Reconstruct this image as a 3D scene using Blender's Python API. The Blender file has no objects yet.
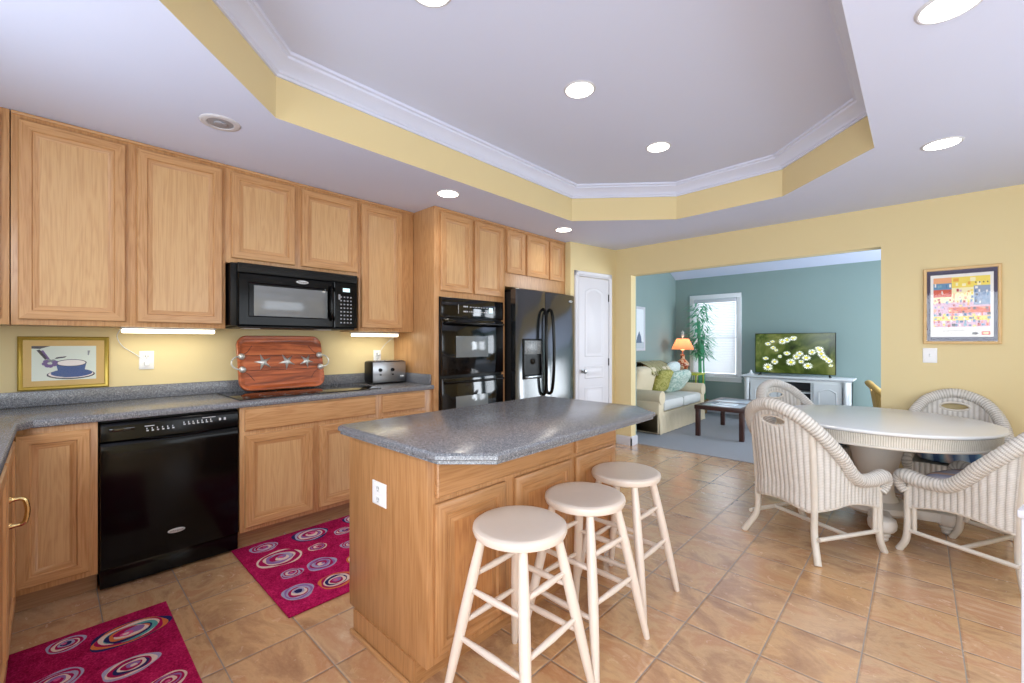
import bpy, bmesh, math, random
from math import sin, cos, pi, radians, sqrt, atan2, hypot
from mathutils import Vector, Matrix
random.seed(7)
sc = bpy.context.scene
COL = sc.collection

# ------------------------------------------------------------------ camera, world, light, exposure
cam_d = bpy.data.cameras.new('camera'); cam = bpy.data.objects.new('camera', cam_d); COL.objects.link(cam)
cam.location = (3.64, 0, 1.277); cam.rotation_euler = (pi/2, 0, math.atan(406/433))
cam_d.sensor_width = 36; cam_d.lens = 433/1024*36; cam_d.shift_y = 0.5/1024; cam_d.clip_start = 0.02
sc.camera = cam
sc.view_settings.view_transform = 'Standard'; sc.view_settings.look = 'None'
sc.view_settings.gamma = 1; sc.view_settings.use_curve_mapping = False
sc.view_settings.exposure = 0.15
w = bpy.data.worlds.new('sky'); sc.world = w; w.use_nodes = True
w.node_tree.nodes['Background'].inputs[0].default_value = (0.86, 0.93, 1.0, 1)
w.node_tree.nodes['Background'].inputs[1].default_value = 2.6
sc.cycles.max_bounces = 8; sc.cycles.diffuse_bounces = 5; sc.cycles.glossy_bounces = 4
sc.cycles.transparent_max_bounces = 10
sc.cycles.caustics_reflective = False; sc.cycles.caustics_refractive = False
sc.cycles.sample_clamp_indirect = 6

def area(name, loc, rot, sx, sy, power, col):
    d = bpy.data.lights.new(name, 'AREA'); d.shape = 'RECTANGLE'; d.size = sx; d.size_y = sy
    d.energy = power; d.color = col
    o = bpy.data.objects.new(name, d); COL.objects.link(o); o.location = loc; o.rotation_euler = rot
    return o
DAY = (0.84, 0.92, 1.0)
# added area lamps standing in for daylight at unseen windows of both rooms
area('daylight_fill_glass_door', (4.2, -0.70, 1.15), (radians(90), 0, 0), 1.6, 1.9, 66, DAY)
area('daylight_fill_sink_window', (1.75, -0.70, 1.60), (radians(90), 0, 0), 1.2, 0.9, 18, DAY)
area('daylight_fill_dining_window', (5.28, 2.4, 1.45), (0, radians(90), 0), 1.0, 2.6, 12, DAY)
area('daylight_fill_living_window', (5.25, 6.6, 1.35), (0, radians(90), 0), 1.5, 2.2, 112, DAY)
area('daylight_fill_living_side_window', (4.45, 8.12, 1.35), (radians(-90), 0, 0), 1.1, 1.5, 26, DAY)

# ------------------------------------------------------------------ node materials
def lin(c):
    return tuple(((v/255)/12.92 if v/255 <= .04045 else ((v/255+.055)/1.055)**2.4) for v in c) + (1,)
class N:
    def __init__(s, name):
        s.m = bpy.data.materials.new(name); s.m.use_nodes = True
        s.t = s.m.node_tree; s.b = s.t.nodes['Principled BSDF']
    def n(s, typ, **k):
        x = s.t.nodes.new(typ)
        for a, v in k.items(): setattr(x, a, v)
        return x
    def l(s, a, b): s.t.links.new(a, b)
    def math(s, op, a, b=None, c=None):
        x = s.n('ShaderNodeMath', operation=op)
        for i, v in enumerate((a, b, c)):
            if v is None: continue
            if isinstance(v, (int, float)): x.inputs[i].default_value = v
            else: s.l(v, x.inputs[i])
        return x.outputs[0]
    def mix(s, f, a, b, mode='MIX'):
        x = s.n('ShaderNodeMix', data_type='RGBA', blend_type=mode)
        if isinstance(f, (int, float)): x.inputs[0].default_value = f
        else: s.l(f, x.inputs[0])
        for i, v in ((6, a), (7, b)):
            if isinstance(v, tuple): x.inputs[i].default_value = v
            else: s.l(v, x.inputs[i])
        return x.outputs[2]
    def ramp(s, f, stops):
        x = s.n('ShaderNodeValToRGB'); e = x.color_ramp.elements
        while len(e) < len(stops): e.new(.5)
        for k, (p, c) in enumerate(stops): e[k].position = p; e[k].color = c
        s.l(f, x.inputs[0]); return x.outputs[0]
    def coords(s, out='Object', scale=(1, 1, 1), loc=(0, 0, 0), rnd=False):
        tc = s.n('ShaderNodeTexCoord'); mp = s.n('ShaderNodeMapping')
        src = tc.outputs[out]
        if rnd:
            oi = s.n('ShaderNodeObjectInfo'); va = s.n('ShaderNodeVectorMath', operation='ADD')
            mu = s.math('MULTIPLY', oi.outputs['Random'], 7.0)
            cb = s.n('ShaderNodeCombineXYZ')
            for i in range(3): s.l(mu, cb.inputs[i])
            s.l(src, va.inputs[0]); s.l(cb.outputs[0], va.inputs[1]); src = va.outputs[0]
        s.l(src, mp.inputs['Vector']); mp.inputs['Scale'].default_value = scale; mp.inputs['Location'].default_value = loc
        return mp.outputs[0]
    def noise(s, vec, scale, detail=3, rough=.5, dist=0):
        x = s.n('ShaderNodeTexNoise'); s.l(vec, x.inputs['Vector'])
        x.inputs['Scale'].default_value = scale; x.inputs['Detail'].default_value = detail
        x.inputs['Roughness'].default_value = rough; x.inputs['Distortion'].default_value = dist
        return x.outputs['Fac']
    def bump(s, h, strength=.3, dist=.01):
        x = s.n('ShaderNodeBump'); x.inputs['Strength'].default_value = strength; x.inputs['Distance'].default_value = dist
        s.l(h, x.inputs['Height']); s.l(x.outputs[0], s.b.inputs['Normal'])
    def set(s, **k):
        for a, v in k.items():
            a = {'rough': 'Roughness', 'metal': 'Metallic', 'spec': 'Specular IOR Level', 'col': 'Base Color', 'coat': 'Coat Weight',
                 'coat_rough': 'Coat Roughness', 'emit': 'Emission Color', 'emit_s': 'Emission Strength', 'alpha': 'Alpha',
                 'trans': 'Transmission Weight', 'sss': 'Subsurface Weight', 'sheen': 'Sheen Weight'}[a]
            if isinstance(v, (int, float, tuple)): s.b.inputs[a].default_value = v
            else: s.l(v, s.b.inputs[a])
        return s
_pc = {}
def P(name, col, rough=.5, metal=0, spec=.5, var=.04, vscale=6, emit=0, coat=0, bump=0, bscale=60):
    """plain painted / moulded material with a faint procedural variation"""
    if name in _pc: return _pc[name]
    q = N(name); c = lin(col)
    v = q.coords()
    f = q.noise(v, vscale, 3)
    d = tuple(x*(1-var*2) for x in c[:3])+(1,); l_ = tuple(min(1, x*(1+var)) for x in c[:3])+(1,)
    q.set(col=q.mix(f, d, l_), rough=rough, metal=metal, spec=spec, coat=coat)
    if emit: q.set(emit=c, emit_s=emit)
    if bump: q.bump(q.noise(v, bscale, 4), bump, .004)
    _pc[name] = q.m; return q.m

def oak(name, axis, light=(208, 165, 117), dark=(172, 122, 76), rough=.36, g=.42):
    q = N(name)
    k = {'x': 0, 'y': 1, 'z': 2}[axis]
    a = [9, 9, 9]; a[k] = .7
    b = [150, 150, 150]; b[k] = 5
    v1 = q.coords(scale=tuple(a), rnd=True); v2 = q.coords(scale=tuple(b), rnd=True)
    n1 = q.noise(v1, 1.3, 3, .55, .8)
    wv = q.math('FRACT', q.math('MULTIPLY', n1, 9.0))
    wv = q.math('ABSOLUTE', q.math('SUBTRACT', wv, .5))
    n2 = q.noise(v2, 1.0, 2, .6)
    f = q.math('ADD', q.math('MULTIPLY', wv, g), q.math('MULTIPLY', n2, .62))
    c = q.ramp(f, [(.18, lin(dark)), (.45, lin(tuple((x+y)/2+4 for x, y in zip(light, dark)))), (.85, lin(light))])
    q.set(col=c, rough=rough, spec=.45, coat=.25, coat_rough=.25)
    q.bump(f, .08, .002)
    return q.m
M = {}
M['oak_z'] = oak('oak_vertical', 'z'); M['oak_y'] = oak('oak_lengthwise', 'y'); M['oak_x'] = oak('oak_crosswise', 'x')
M['isl_z'] = oak('island_oak_vertical_warm_shaded', 'z', (192, 144, 98), (154, 106, 62)); M['isl_y'] = oak('island_oak_lengthwise_warm_shaded', 'y', (192, 144, 98), (154, 106, 62))  # same oak, with warm shading from floor bounce put into the colour
M['oak_panel'] = oak('oak_door_panel', 'z', (214, 177, 129), (188, 144, 97), g=.36)
M['isl_panel'] = oak('island_oak_door_panel_warm_shaded', 'z', (200, 146, 92), (160, 104, 58))  # door panel oak with that warm floor-bounce shading in its colour
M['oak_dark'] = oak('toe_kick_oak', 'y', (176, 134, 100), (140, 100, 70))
M['yellow'] = P('yellow_wall_paint', (222, 204, 156), .7, var=.01, vscale=2, bump=.05, bscale=180)
M['teal'] = P('teal_wall_paint', (140, 160, 157), .55, var=.015, vscale=2, bump=.05, bscale=180)
M['ceil'] = P('ceiling_paint', (212, 219, 244), .8, var=.008, vscale=2)
M['white'] = P('white_trim_paint', (206, 206, 213), .4, var=.008)
M['window_white'] = P('window_white_paint', (236, 236, 238), .4, var=.008)
M['white_gloss'] = P('white_enamel', (232, 234, 236), .25, var=.01)
M['black'] = P('black_appliance', (7, 7, 8), .16, spec=.2, var=.02)
M['black_glass'] = P('black_glass', (6, 6, 8), .07, spec=.6, var=.01)
M['black_matte'] = P('black_plastic', (8, 8, 9), .4, spec=.3, var=.03)
M['grey_pane'] = P('oven_window_screen', (112, 118, 120), .12, spec=.7, var=.04, vscale=9)
M['mw_pane'] = P('microwave_window_screen', (120, 124, 126), .12, spec=.7, var=.05, vscale=7)
M['mark'] = P('white_print', (205, 208, 214), .5)
M['chrome'] = P('chrome', (200, 202, 205), .12, metal=1)
M['steel'] = P('brushed_steel', (170, 172, 175), .28, metal=1)
M['pewter'] = P('pewter', (214, 214, 210), .35, metal=.55, var=.08, vscale=40)
M['brass'] = P('brass', (214, 186, 132), .25, metal=1)
M['hinge'] = P('dark_bronze', (70, 68, 70), .35, metal=.8)
M['carpet_pile'] = P('blue_grey_carpet', (156, 158, 164), .95, var=.1, vscale=220, bump=.6, bscale=260)
M['cream'] = None

def laminate():
    q = N('speckled_grey_laminate'); v = q.coords()
    a = q.noise(v, 330, 2, .7); b = q.noise(v, 120, 3, .6)
    f = q.math('ADD', q.math('MULTIPLY', a, .7), q.math('MULTIPLY', b, .3))
    c = q.ramp(f, [(.36, lin((62, 64, 70))), (.46, lin((104, 106, 112))), (.54, lin((122, 124, 130))), (.66, lin((176, 178, 184)))])
    q.set(col=c, rough=.22, spec=.5); return q.m
M['lam'] = laminate()

def tiles():
    q = N('slate_look_floor_tiles')
    tc = q.n('ShaderNodeTexCoord'); mp = q.n('ShaderNodeMapping'); q.l(tc.outputs['Object'], mp.inputs['Vector'])
    T = .3025
    mp.inputs['Location'].default_value = (-2.867/T, -2.282/T, 0); mp.inputs['Scale'].default_value = (1/T, 1/T, 1)
    sp = q.n('ShaderNodeSeparateXYZ'); q.l(mp.outputs[0], sp.inputs[0])
    fx, fy = sp.outputs[0], sp.outputs[1]
    ix, iy = q.math('FLOOR', fx), q.math('FLOOR', fy)
    gx = q.math('MINIMUM', q.math('FRACT', fx), q.math('SUBTRACT', 1.0, q.math('FRACT', fx)))
    gy = q.math('MINIMUM', q.math('FRACT', fy), q.math('SUBTRACT', 1.0, q.math('FRACT', fy)))
    g = q.math('MINIMUM', gx, gy)
    grout = q.math('LESS_THAN', g, .008)
    cb = q.n('ShaderNodeCombineXYZ'); q.l(ix, cb.inputs[0]); q.l(iy, cb.inputs[1])
    wn = q.n('ShaderNodeTexWhiteNoise', noise_dimensions='2D'); q.l(cb.outputs[0], wn.inputs['Vector'])
    # offset the veining in every tile
    add = q.n('ShaderNodeVectorMath', operation='ADD'); q.l(tc.outputs['Object'], add.inputs[0])
    sc_ = q.n('ShaderNodeVectorMath', operation='SCALE'); q.l(wn.outputs['Color'], sc_.inputs[0]); sc_.inputs['Scale'].default_value = 9
    q.l(sc_.outputs[0], add.inputs[1])
    m2 = q.n('ShaderNodeMapping'); q.l(add.outputs[0], m2.inputs['Vector']); m2.inputs['Scale'].default_value = (.9, 1.35, 1); m2.inputs['Rotation'].default_value = (0, 0, .35)
    n1 = q.noise(m2.outputs[0], 3.4, 9, .66, .5)
    n2 = q.noise(m2.outputs[0], 16, 7, .65, .9)
    c = q.ramp(n1, [(.28, lin((150, 114, 90))), (.42, lin((188, 152, 120))), (.50, lin((214, 180, 140))), (.58, lin((200, 154, 118))), (.66, lin((218, 184, 150))), (.76, lin((242, 226, 206)))])
    tint = q.ramp(wn.outputs['Value'], [(0, (.84, .76, .70, 1)), (.3, (1, .99, .92, 1)), (.65, (1.0, .88, .70, 1)), (1, (1.0, .97, .98, 1))])
    c = q.mix(.8, c, tint, 'MULTIPLY')
    c = q.mix(q.math('MULTIPLY', n2, .35), c, lin((170, 124, 88)))
    c = q.mix(grout, c, lin((160, 148, 138)))
    q.set(col=c, spec=.5, rough=q.math('ADD', .16, q.math('MULTIPLY', n2, .18)))
    edge = q.n('ShaderNodeMapRange'); q.l(g, edge.inputs[0]); edge.inputs[1].default_value = 0; edge.inputs[2].default_value = .03
    hgt = q.math('ADD', q.math('MULTIPLY', edge.outputs[0], .8), q.math('ADD', q.math('MULTIPLY', n1, .5), q.math('MULTIPLY', n2, .35)))
    q.set(coat=1.0, coat_rough=.24); q.b.inputs['Coat IOR'].default_value = 1.75; q.bump(hgt, .75, .006)
    return q.m
M['tile'] = tiles()

def wicker(name, light, dark, cord=.030, weave=.009):
    q = N(name); tc = q.n('ShaderNodeTexCoord'); sp = q.n('ShaderNodeSeparateXYZ'); q.l(tc.outputs['UV'], sp.inputs[0])
    u, v = sp.outputs[0], sp.outputs[1]
    a = q.math('ABSOLUTE', q.math('SINE', q.math('MULTIPLY', u, pi/cord)))
    par = q.math('MULTIPLY', q.math('FLOOR', q.math('DIVIDE', u, cord)), pi/2)
    b = q.math('ABSOLUTE', q.math('SINE', q.math('ADD', q.math('MULTIPLY', v, pi/weave), par)))
    nz = q.noise(q.coords(scale=(1, 1, 1)), 26, 3)
    f = q.math('ADD', q.math('MULTIPLY', q.math('POWER', a, .6), .55), q.math('MULTIPLY', b, .28))
    f = q.math('ADD', f, q.math('MULTIPLY', nz, .25))
    c = q.ramp(f, [(.22, lin(dark)), (.6, lin(tuple((x*.6+y*.4) for x, y in zip(light, dark)))), (.95, lin(light))])
    q.set(col=c, rough=.6, spec=.3); q.bump(f, .7, .006); return q.m
M['wicker'] = wicker('whitewashed_wicker', (222, 219, 214), (158, 152, 144))
M['wicker_roll'] = wicker('whitewashed_braided_wicker', (224, 221, 216), (148, 142, 134), .018, .008)
M['wicker_apron'] = wicker('fine_white_wicker', (236, 232, 222), (168, 158, 140), .012, .006)
M['rattan'] = P('whitewashed_cane_pole', (214, 207, 196), .45, var=.07, vscale=14)
M['gold_wicker'] = wicker('golden_rattan', (226, 186, 110), (150, 104, 44), .02, .008)
M['stool'] = P('cream_painted_wood', (222, 208, 196), .32, var=.03, vscale=10)
M['stool_honey'] = P('cream_wood_with_honey_tone', (230, 206, 172), .32, var=.04, vscale=10)
M['table_top'] = P('white_table_laminate', (226, 228, 230), .2, var=.01)
M['pedestal'] = P('white_pedestal_paint', (218, 212, 204), .45, var=.03, vscale=12)

def glass_mat(name, tint=(1, 1, 1, 1), mixf=.1):
    q = N(name); o = q.t.nodes['Material Output']
    tr = q.n('ShaderNodeBsdfTransparent'); tr.inputs[0].default_value = tint
    gl = q.n('ShaderNodeBsdfGlossy'); gl.inputs['Roughness'].default_value = .02
    mx = q.n('ShaderNodeMixShader'); mx.inputs[0].default_value = mixf
    q.l(tr.outputs[0], mx.inputs[1]); q.l(gl.outputs[0], mx.inputs[2]); q.l(mx.outputs[0], o.inputs[0]); return q.m
M['glass'] = glass_mat('window_glass', mixf=.06)
M['pic_glass'] = glass_mat('picture_glass', mixf=.035)

def emis(name, col, s):
    q = N(name); q.set(col=lin(col), emit=lin(col), emit_s=s); return q.m
M['lamp_on'] = emis('lit_bulb_face', (255, 246, 232), 9)
M['tube_on'] = emis('lit_fluorescent_tube', (255, 246, 214), 4)
M['display'] = emis('lit_clock_display', (190, 220, 225), .8)

# ------------------------------------------------------------------ mesh builder
class MB:
    def __init__(s): s.v = []; s.f = []; s.mi = []; s.uv = []
    def poly(s, pts, m=0, uv=None):
        i = len(s.v); s.v += [tuple(p) for p in pts]; s.f.append(tuple(range(i, i+len(pts)))); s.mi.append(m); s.uv.append(uv)
    def face(s, idx, m=0, uv=None): s.f.append(tuple(idx)); s.mi.append(m); s.uv.append(uv)
    def box(s, x0, x1, y0, y1, z0, z1, m=0, c=0, T=None):
        if x0 > x1: x0, x1 = x1, x0
        if y0 > y1: y0, y1 = y1, y0
        if z0 > z1: z0, z1 = z1, z0
        i = len(s.v)
        c = min(c, (x1-x0)*.45, (y1-y0)*.45, (z1-z0)*.45)
        if c <= 0:
            vs = [(x, y, z) for z in (z0, z1) for y in (y0, y1) for x in (x0, x1)]
            fs = [(0, 2, 3, 1), (4, 5, 7, 6), (0, 1, 5, 4), (2, 6, 7, 3), (0, 4, 6, 2), (1, 3, 7, 5)]
        else:
            bm = bmesh.new(); r = bmesh.ops.create_cube(bm, size=1)
            for q in bm.verts: q.co = Vector(((x0+x1)/2+q.co.x*(x1-x0), (y0+y1)/2+q.co.y*(y1-y0), (z0+z1)/2+q.co.z*(z1-z0)))
            bmesh.ops.bevel(bm, geom=bm.edges[:], offset=c, segments=2, affect='EDGES', profile=.5)
            bm.verts.index_update(); vs = [tuple(q.co) for q in bm.verts]; fs = [tuple(q.index for q in f.verts) for f in bm.faces]; bm.free()
        if T: vs = [tuple(T @ Vector(p)) for p in vs]
        s.v += vs
        for f in fs: s.face([i+k for k in f], m)
    def rings(s, rings, m=0, closed=True, cap0=False, cap1=False, uvs=None, mids=None):
        i = len(s.v); n = len(rings[0])
        for r in rings: s.v += [tuple(p) for p in r]
        for a in range(len(rings)-1):
            for b in range(n if closed else n-1):
                b2 = (b+1) % n
                uv = None
                if uvs:
                    ub = uvs[a][b][0], uvs[a][b][1]
                    uv = [uvs[a][b], uvs[a][b+1], uvs[a+1][b+1], uvs[a+1][b]]
                s.face((i+a*n+b, i+a*n+b2, i+(a+1)*n+b2, i+(a+1)*n+b), mids[b] if mids else m, uv)
        if cap0: s.face([i+b for b in reversed(range(n))], m)
        if cap1: s.face([i+(len(rings)-1)*n+b for b in range(n)], m)
    def tube(s, pts, r, n=10, m=0, cap=True, closed=False, rfun=None, flat=None):
        pts = [Vector(p) for p in pts]; L = len(pts)
        rr = r if isinstance(r, (list, tuple)) else [r]*L
        up = None; rings = []; uvs = []; dist = 0
        for k in range(L):
            if closed: t = pts[(k+1) % L]-pts[k-1]
            else: t = pts[min(k+1, L-1)]-pts[max(k-1, 0)]
            t.normalize()
            if up is None:
                up = Vector((0, 0, 1)) if abs(t.z) < .9 else Vector((1, 0, 0))
            a = (up - t*up.dot(t)).normalized(); b = t.cross(a); up = a
            if k: dist += (pts[k]-pts[k-1]).length
            ring = []; uv = []
            for j in range(n):
                th = 2*pi*j/n; q = rr[k]*(rfun(dist, th) if rfun else 1)
                ring.append(pts[k]+a*cos(th)*q+b*sin(th)*q*(flat or 1)); uv.append((dist, j/n*2*pi*rr[k]))
            uv.append((dist, 2*pi*rr[k])); rings.append(ring); uvs.append(uv)
        if closed:
            rings.append(rings[0]); uvs.append([(dist+.01, q[1]) for q in uvs[0]])
        s.rings(rings, m, True, cap and not closed, cap and not closed, uvs)
    def lathe(s, prof, c=(0, 0, 0), n=32, m=0, T=None, cap=True, uvscale=None):
        rings = []; uvs = []
        for r, z in prof:
            ring = [Vector((c[0]+r*cos(2*pi*j/n), c[1]+r*sin(2*pi*j/n), c[2]+z)) for j in range(n)]
            if T: ring = [T @ p for p in ring]
            rings.append(ring); uvs.append([(2*pi*j/n*max(p[0] for p in prof), z) for j in range(n+1)])
        s.rings(rings, m, True, cap, cap, uvs)
    def prism(s, poly, prof, m=0, T=None):
        """poly CCW outline; prof [(inset, z)]"""
        n = len(poly)
        def off(d):
            out = []
            for k in range(n):
                p0, p1, p2 = Vector(poly[k-1]), Vector(poly[k]), Vector(poly[(k+1) % n])
                e1 = (p1-p0).normalized(); e2 = (p2-p1).normalized()
                n1 = Vector((-e1.y, e1.x)); n2 = Vector((-e2.y, e2.x)); h = (n1+n2); h /= max(.2, 1+n1.dot(n2))
                out.append(p1+h*d)
            return out
        rings = []
        for d, z in prof:
            ring = [Vector((p.x, p.y, z)) for p in off(d)]
            if T: ring = [T @ p for p in ring]
            rings.append(ring)
        s.rings(rings, m, True, True, True)
    def panel(s, O, U, V, Nn, w, h, prof, m=0, mh=None, mc=None):
        """rectangular slab with a stepped front: prof [(inset, depth)] from the back edge to the centre"""
        O, U, V, Nn = Vector(O), Vector(U), Vector(V), Vector(Nn)
        rings = []
        for d, z in prof:
            rings.append([O+U*d+V*d+Nn*z, O+U*(w-d)+V*d+Nn*z, O+U*(w-d)+V*(h-d)+Nn*z, O+U*d+V*(h-d)+Nn*z])
        s.rings(rings, m, True, True, True, mids=[mh if mh is not None else m, m, mh if mh is not None else m, m])
        if mc is not None: s.mi[-1] = mc
    def transform(s, T):
        s.v = [tuple(T @ Vector(p)) for p in s.v]; return s

ROOTS = {}
def link(o): COL.objects.link(o); return o
def thing(name, label, cat, loc=(0, 0, 0), rz=0, group=None):
    o = link(bpy.data.objects.new(name, None)); o.location = loc; o.rotation_euler = (0, 0, rz); o.empty_display_size = .1
    tag(o, label, cat, group); ROOTS[o.name] = Matrix.Translation(Vector(loc)) @ Matrix.Rotation(rz, 4, 'Z'); return o
def tag(o, label, cat, group=None, kind=None):
    o['label'] = label; o['category'] = cat
    if group: o['group'] = group
    if kind: o['kind'] = kind
    return o
def build(name, mb, mats, parent=None, world=True, recalc=True, sharp=38, uv=False):
    """parts are given in world coordinates unless world=False (local to the thing)"""
    me = bpy.data.meshes.new(name)
    root = parent
    while root is not None and root.parent is not None: root = root.parent
    vs = mb.v
    if root is not None and world and root.name in ROOTS:
        inv = ROOTS[root.name].inverted(); vs = [tuple(inv @ Vector(p)) for p in vs]
    me.from_pydata(vs, [], mb.f)
    if not isinstance(mats, (list, tuple)): mats = [mats]
    for x in mats: me.materials.append(x)
    me.polygons.foreach_set('material_index', mb.mi)
    if uv:
        lay = me.uv_layers.new(name='UVMap'); k = 0
        for fi, p in enumerate(me.polygons):
            q = mb.uv[fi]
            for j, li in enumerate(p.loop_indices):
                if q: lay.data[li].uv = q[j]
    if recalc:
        bm = bmesh.new(); bm.from_mesh(me); bmesh.ops.recalc_face_normals(bm, faces=bm.faces[:]); bm.to_mesh(me); bm.free()
    me.polygons.foreach_set('use_smooth', [True]*len(me.polygons))
    me.set_sharp_from_angle(angle=radians(sharp))
    o = link(bpy.data.objects.new(name, me))
    if parent is not None: o.parent = parent
    return o
def struct(name, mb, mats, parent=None, **k):
    o = build(name, mb, mats, parent, **k)
    if parent is None: o['kind'] = 'structure'
    return o
def copy_tree(o, parent=None):
    c = o.copy(); COL.objects.link(c); c.parent = parent
    for ch in list(o.children): copy_tree(ch, c)
    return c
X, Y, Z = Vector((1, 0, 0)), Vector((0, 1, 0)), Vector((0, 0, 1))
def FR(face):   # U, V, N of a facing
    return {'x+': (Y, Z, X), 'x-': (-Y, Z, -X), 'y+': (-X, Z, Y), 'y-': (X, Z, -Y)}[face]
def text(name, s, loc, U, V, Nn, size, mat, parent, align='CENTER'):
    cu = bpy.data.curves.new(name, 'FONT'); cu.body = s; cu.size = size; cu.extrude = .0004; cu.align_x = align; cu.align_y = 'CENTER'
    cu.materials.append(mat)
    tmp = bpy.data.objects.new(name+'_outline', cu); me = bpy.data.meshes.new_from_object(tmp); me.name = name
    bpy.data.objects.remove(tmp)
    o = link(bpy.data.objects.new(name, me))
    root = parent
    while root.parent is not None: root = root.parent
    W = Matrix.Translation(Vector(loc)) @ Matrix((U, V, Nn)).transposed().to_4x4()
    o.parent = parent
    o.matrix_basis = ROOTS[root.name].inverted() @ W
    return o
def bez(p, n=24):
    """smooth curve through points (Catmull-Rom)"""
    p = [Vector(q) for q in p]; out = []
    for i in range(len(p)-1):
        a, b, c, d = p[max(i-1, 0)], p[i], p[i+1], p[min(i+2, len(p)-1)]
        m = max(2, n//(len(p)-1))
        for k in range(m):
            t = k/m
            out.append(.5*((2*b)+(c-a)*t+(2*a-5*b+4*c-d)*t*t+(3*b-a-3*c+d)*t**3))
    out.append(p[-1]); return out

# ------------------------------------------------------------------ room shell
def wallgrid(axis, a0, a1, z0, z1, t0, t1, holes=()):
    mb = MB(); A = sorted({a0, a1, *[h[0] for h in holes], *[h[1] for h in holes]}); Zs = sorted({z0, z1, *[h[2] for h in holes], *[h[3] for h in holes]})
    for i in range(len(A)-1):
        run = None
        for j in range(len(Zs)-1):
            ca, cz = (A[i]+A[i+1])/2, (Zs[j]+Zs[j+1])/2
            if any(h[0] < ca < h[1] and h[2] < cz < h[3] for h in holes): continue
            if axis == 'x': mb.box(t0, t1, A[i], A[i+1], Zs[j], Zs[j+1])
            else: mb.box(A[i], A[i+1], t0, t1, Zs[j], Zs[j+1])
    return mb
mb = MB(); mb.box(-.15, 5.5, -.95, 5.05, -.1, 0); struct('floor', mb, M['tile'])
mb = MB(); mb.box(.1, 5.5, 5.05, 8.35, -.1, .006); struct('floor_carpet', mb, M['carpet_pile'])
struct('wall_left', wallgrid('x', -.95, 4.9, 0, 2.9, -.12, 0), M['yellow'])
struct('wall_near', wallgrid('y', -.12, 5.5, 0, 2.9, -.95, -.80, [(1.1, 2.4, 1.1, 2.1), (3.3, 5.1, 0.0, 2.1)]), M['yellow'])
struct('wall_right', wallgrid('x', -.80, 5.02, 0, 2.9, 5.35, 5.5, [(1.0, 3.8, .8, 2.1)]), M['yellow'])
struct('wall_far', wallgrid('y', 0, 5.35, 0, 2.9, 4.9, 5.02, [(1.058, 3.407, 0, 2.10)]), M['yellow'])
mb = MB(); mb.prism([(0, 4.12), (.705, 4.12), (.845, 4.9), (0, 4.9)], [(0, 0), (0, 2.9)]); struct('wall_pantry', mb, M['yellow'])
struct('wall_living_left', wallgrid('x', 5.02, 8.35, 0, 4.1, .10, .25), M['teal'])
struct('wall_living_far', wallgrid('y', .25, 5.5, 0, 4.1, 8.2, 8.35, [(.60, 1.335, .66, 2.06), (3.9, 5.0, .6, 2.1)]), M['teal'])
struct('wall_living_right', wallgrid('x', 5.02, 8.2, 0, 4.1, 5.35, 5.5, [(5.6, 7.8, .6, 2.1)]), M['teal'])
mb = MB(); mb.box(.25, 5.35, 5.02, 5.04, 2.10, 4.1); mb.box(.25, 1.058, 5.02, 5.04, 0, 2.10); mb.box(3.407, 5.35, 5.02, 5.04, 0, 2.10)
struct('wall_living_near', mb, M['teal'])
mb = MB(); mb.prism([(5.02, 2.46+.46*3.18), (8.35, 2.46-.07), (8.35, 2.6), (5.02, 4.1)][::-1], [(0, .1), (0, 5.5)],
                    T=Matrix(((0, 0, 1, 0), (1, 0, 0, 0), (0, 1, 0, 0), (0, 0, 0, 1))))
struct('ceiling_living', mb, M['ceil'])
# soffit with the octagonal tray
OCT = [(1.21, .80), (1.77, .24), (2.87, .24), (3.45, .80), (3.45, 3.37), (2.85, 4.0), (1.97, 4.06), (1.21, 3.43)]
OUT = [(-.12, -.95), (5.5, -.95), (5.5, 4.9), (-.12, 4.9)]
mb = MB()
bm = bmesh.new()
vo = [bm.verts.new((x, y, 2.44)) for x, y in OUT]; vi = [bm.verts.new((x, y, 2.44)) for x, y in OCT]
eds = [bm.edges.new((vo[k], vo[(k+1) % 4])) for k in range(4)]+[bm.edges.new((vi[k], vi[(k+1) % 8])) for k in range(8)]
bmesh.ops.triangle_fill(bm, use_beauty=True, edges=eds)
bm.verts.index_update()
for f in bm.faces: mb.poly([tuple(q.co) for q in f.verts])
bm.free()
o = struct('ceiling', mb, M['ceil'], recalc=False)
# tray riser, crown and raised ceiling
OC = OCT  # counter-clockwise
mb = MB(); mb.prism(OC, [(0, 2.4395), (0, 2.78)]); mb.f.pop(); mb.mi.pop(); mb.uv.pop(); mb.f.pop(); mb.mi.pop(); mb.uv.pop()
struct('ceiling_tray_riser', mb, M['yellow'])
mb = MB(); mb.prism(OC, [(-.05, 2.76), (-.05, 2.90)]); struct('ceiling_raised', mb, M['ceil'])
mb = MB(); mb.prism(OC, [(0, 2.655), (.012, 2.655), (.014, 2.668), (.022, 2.672), (.030, 2.690), (.055, 2.715), (.078, 2.730), (.082, 2.742), (.095, 2.746), (.098, 2.76), (0, 2.76)])
for _ in range(2): mb.f.pop(); mb.mi.pop(); mb.uv.pop()
struct('trim_1', mb, P('crown_paint', (214, 220, 242), .55, var=.008))
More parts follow.
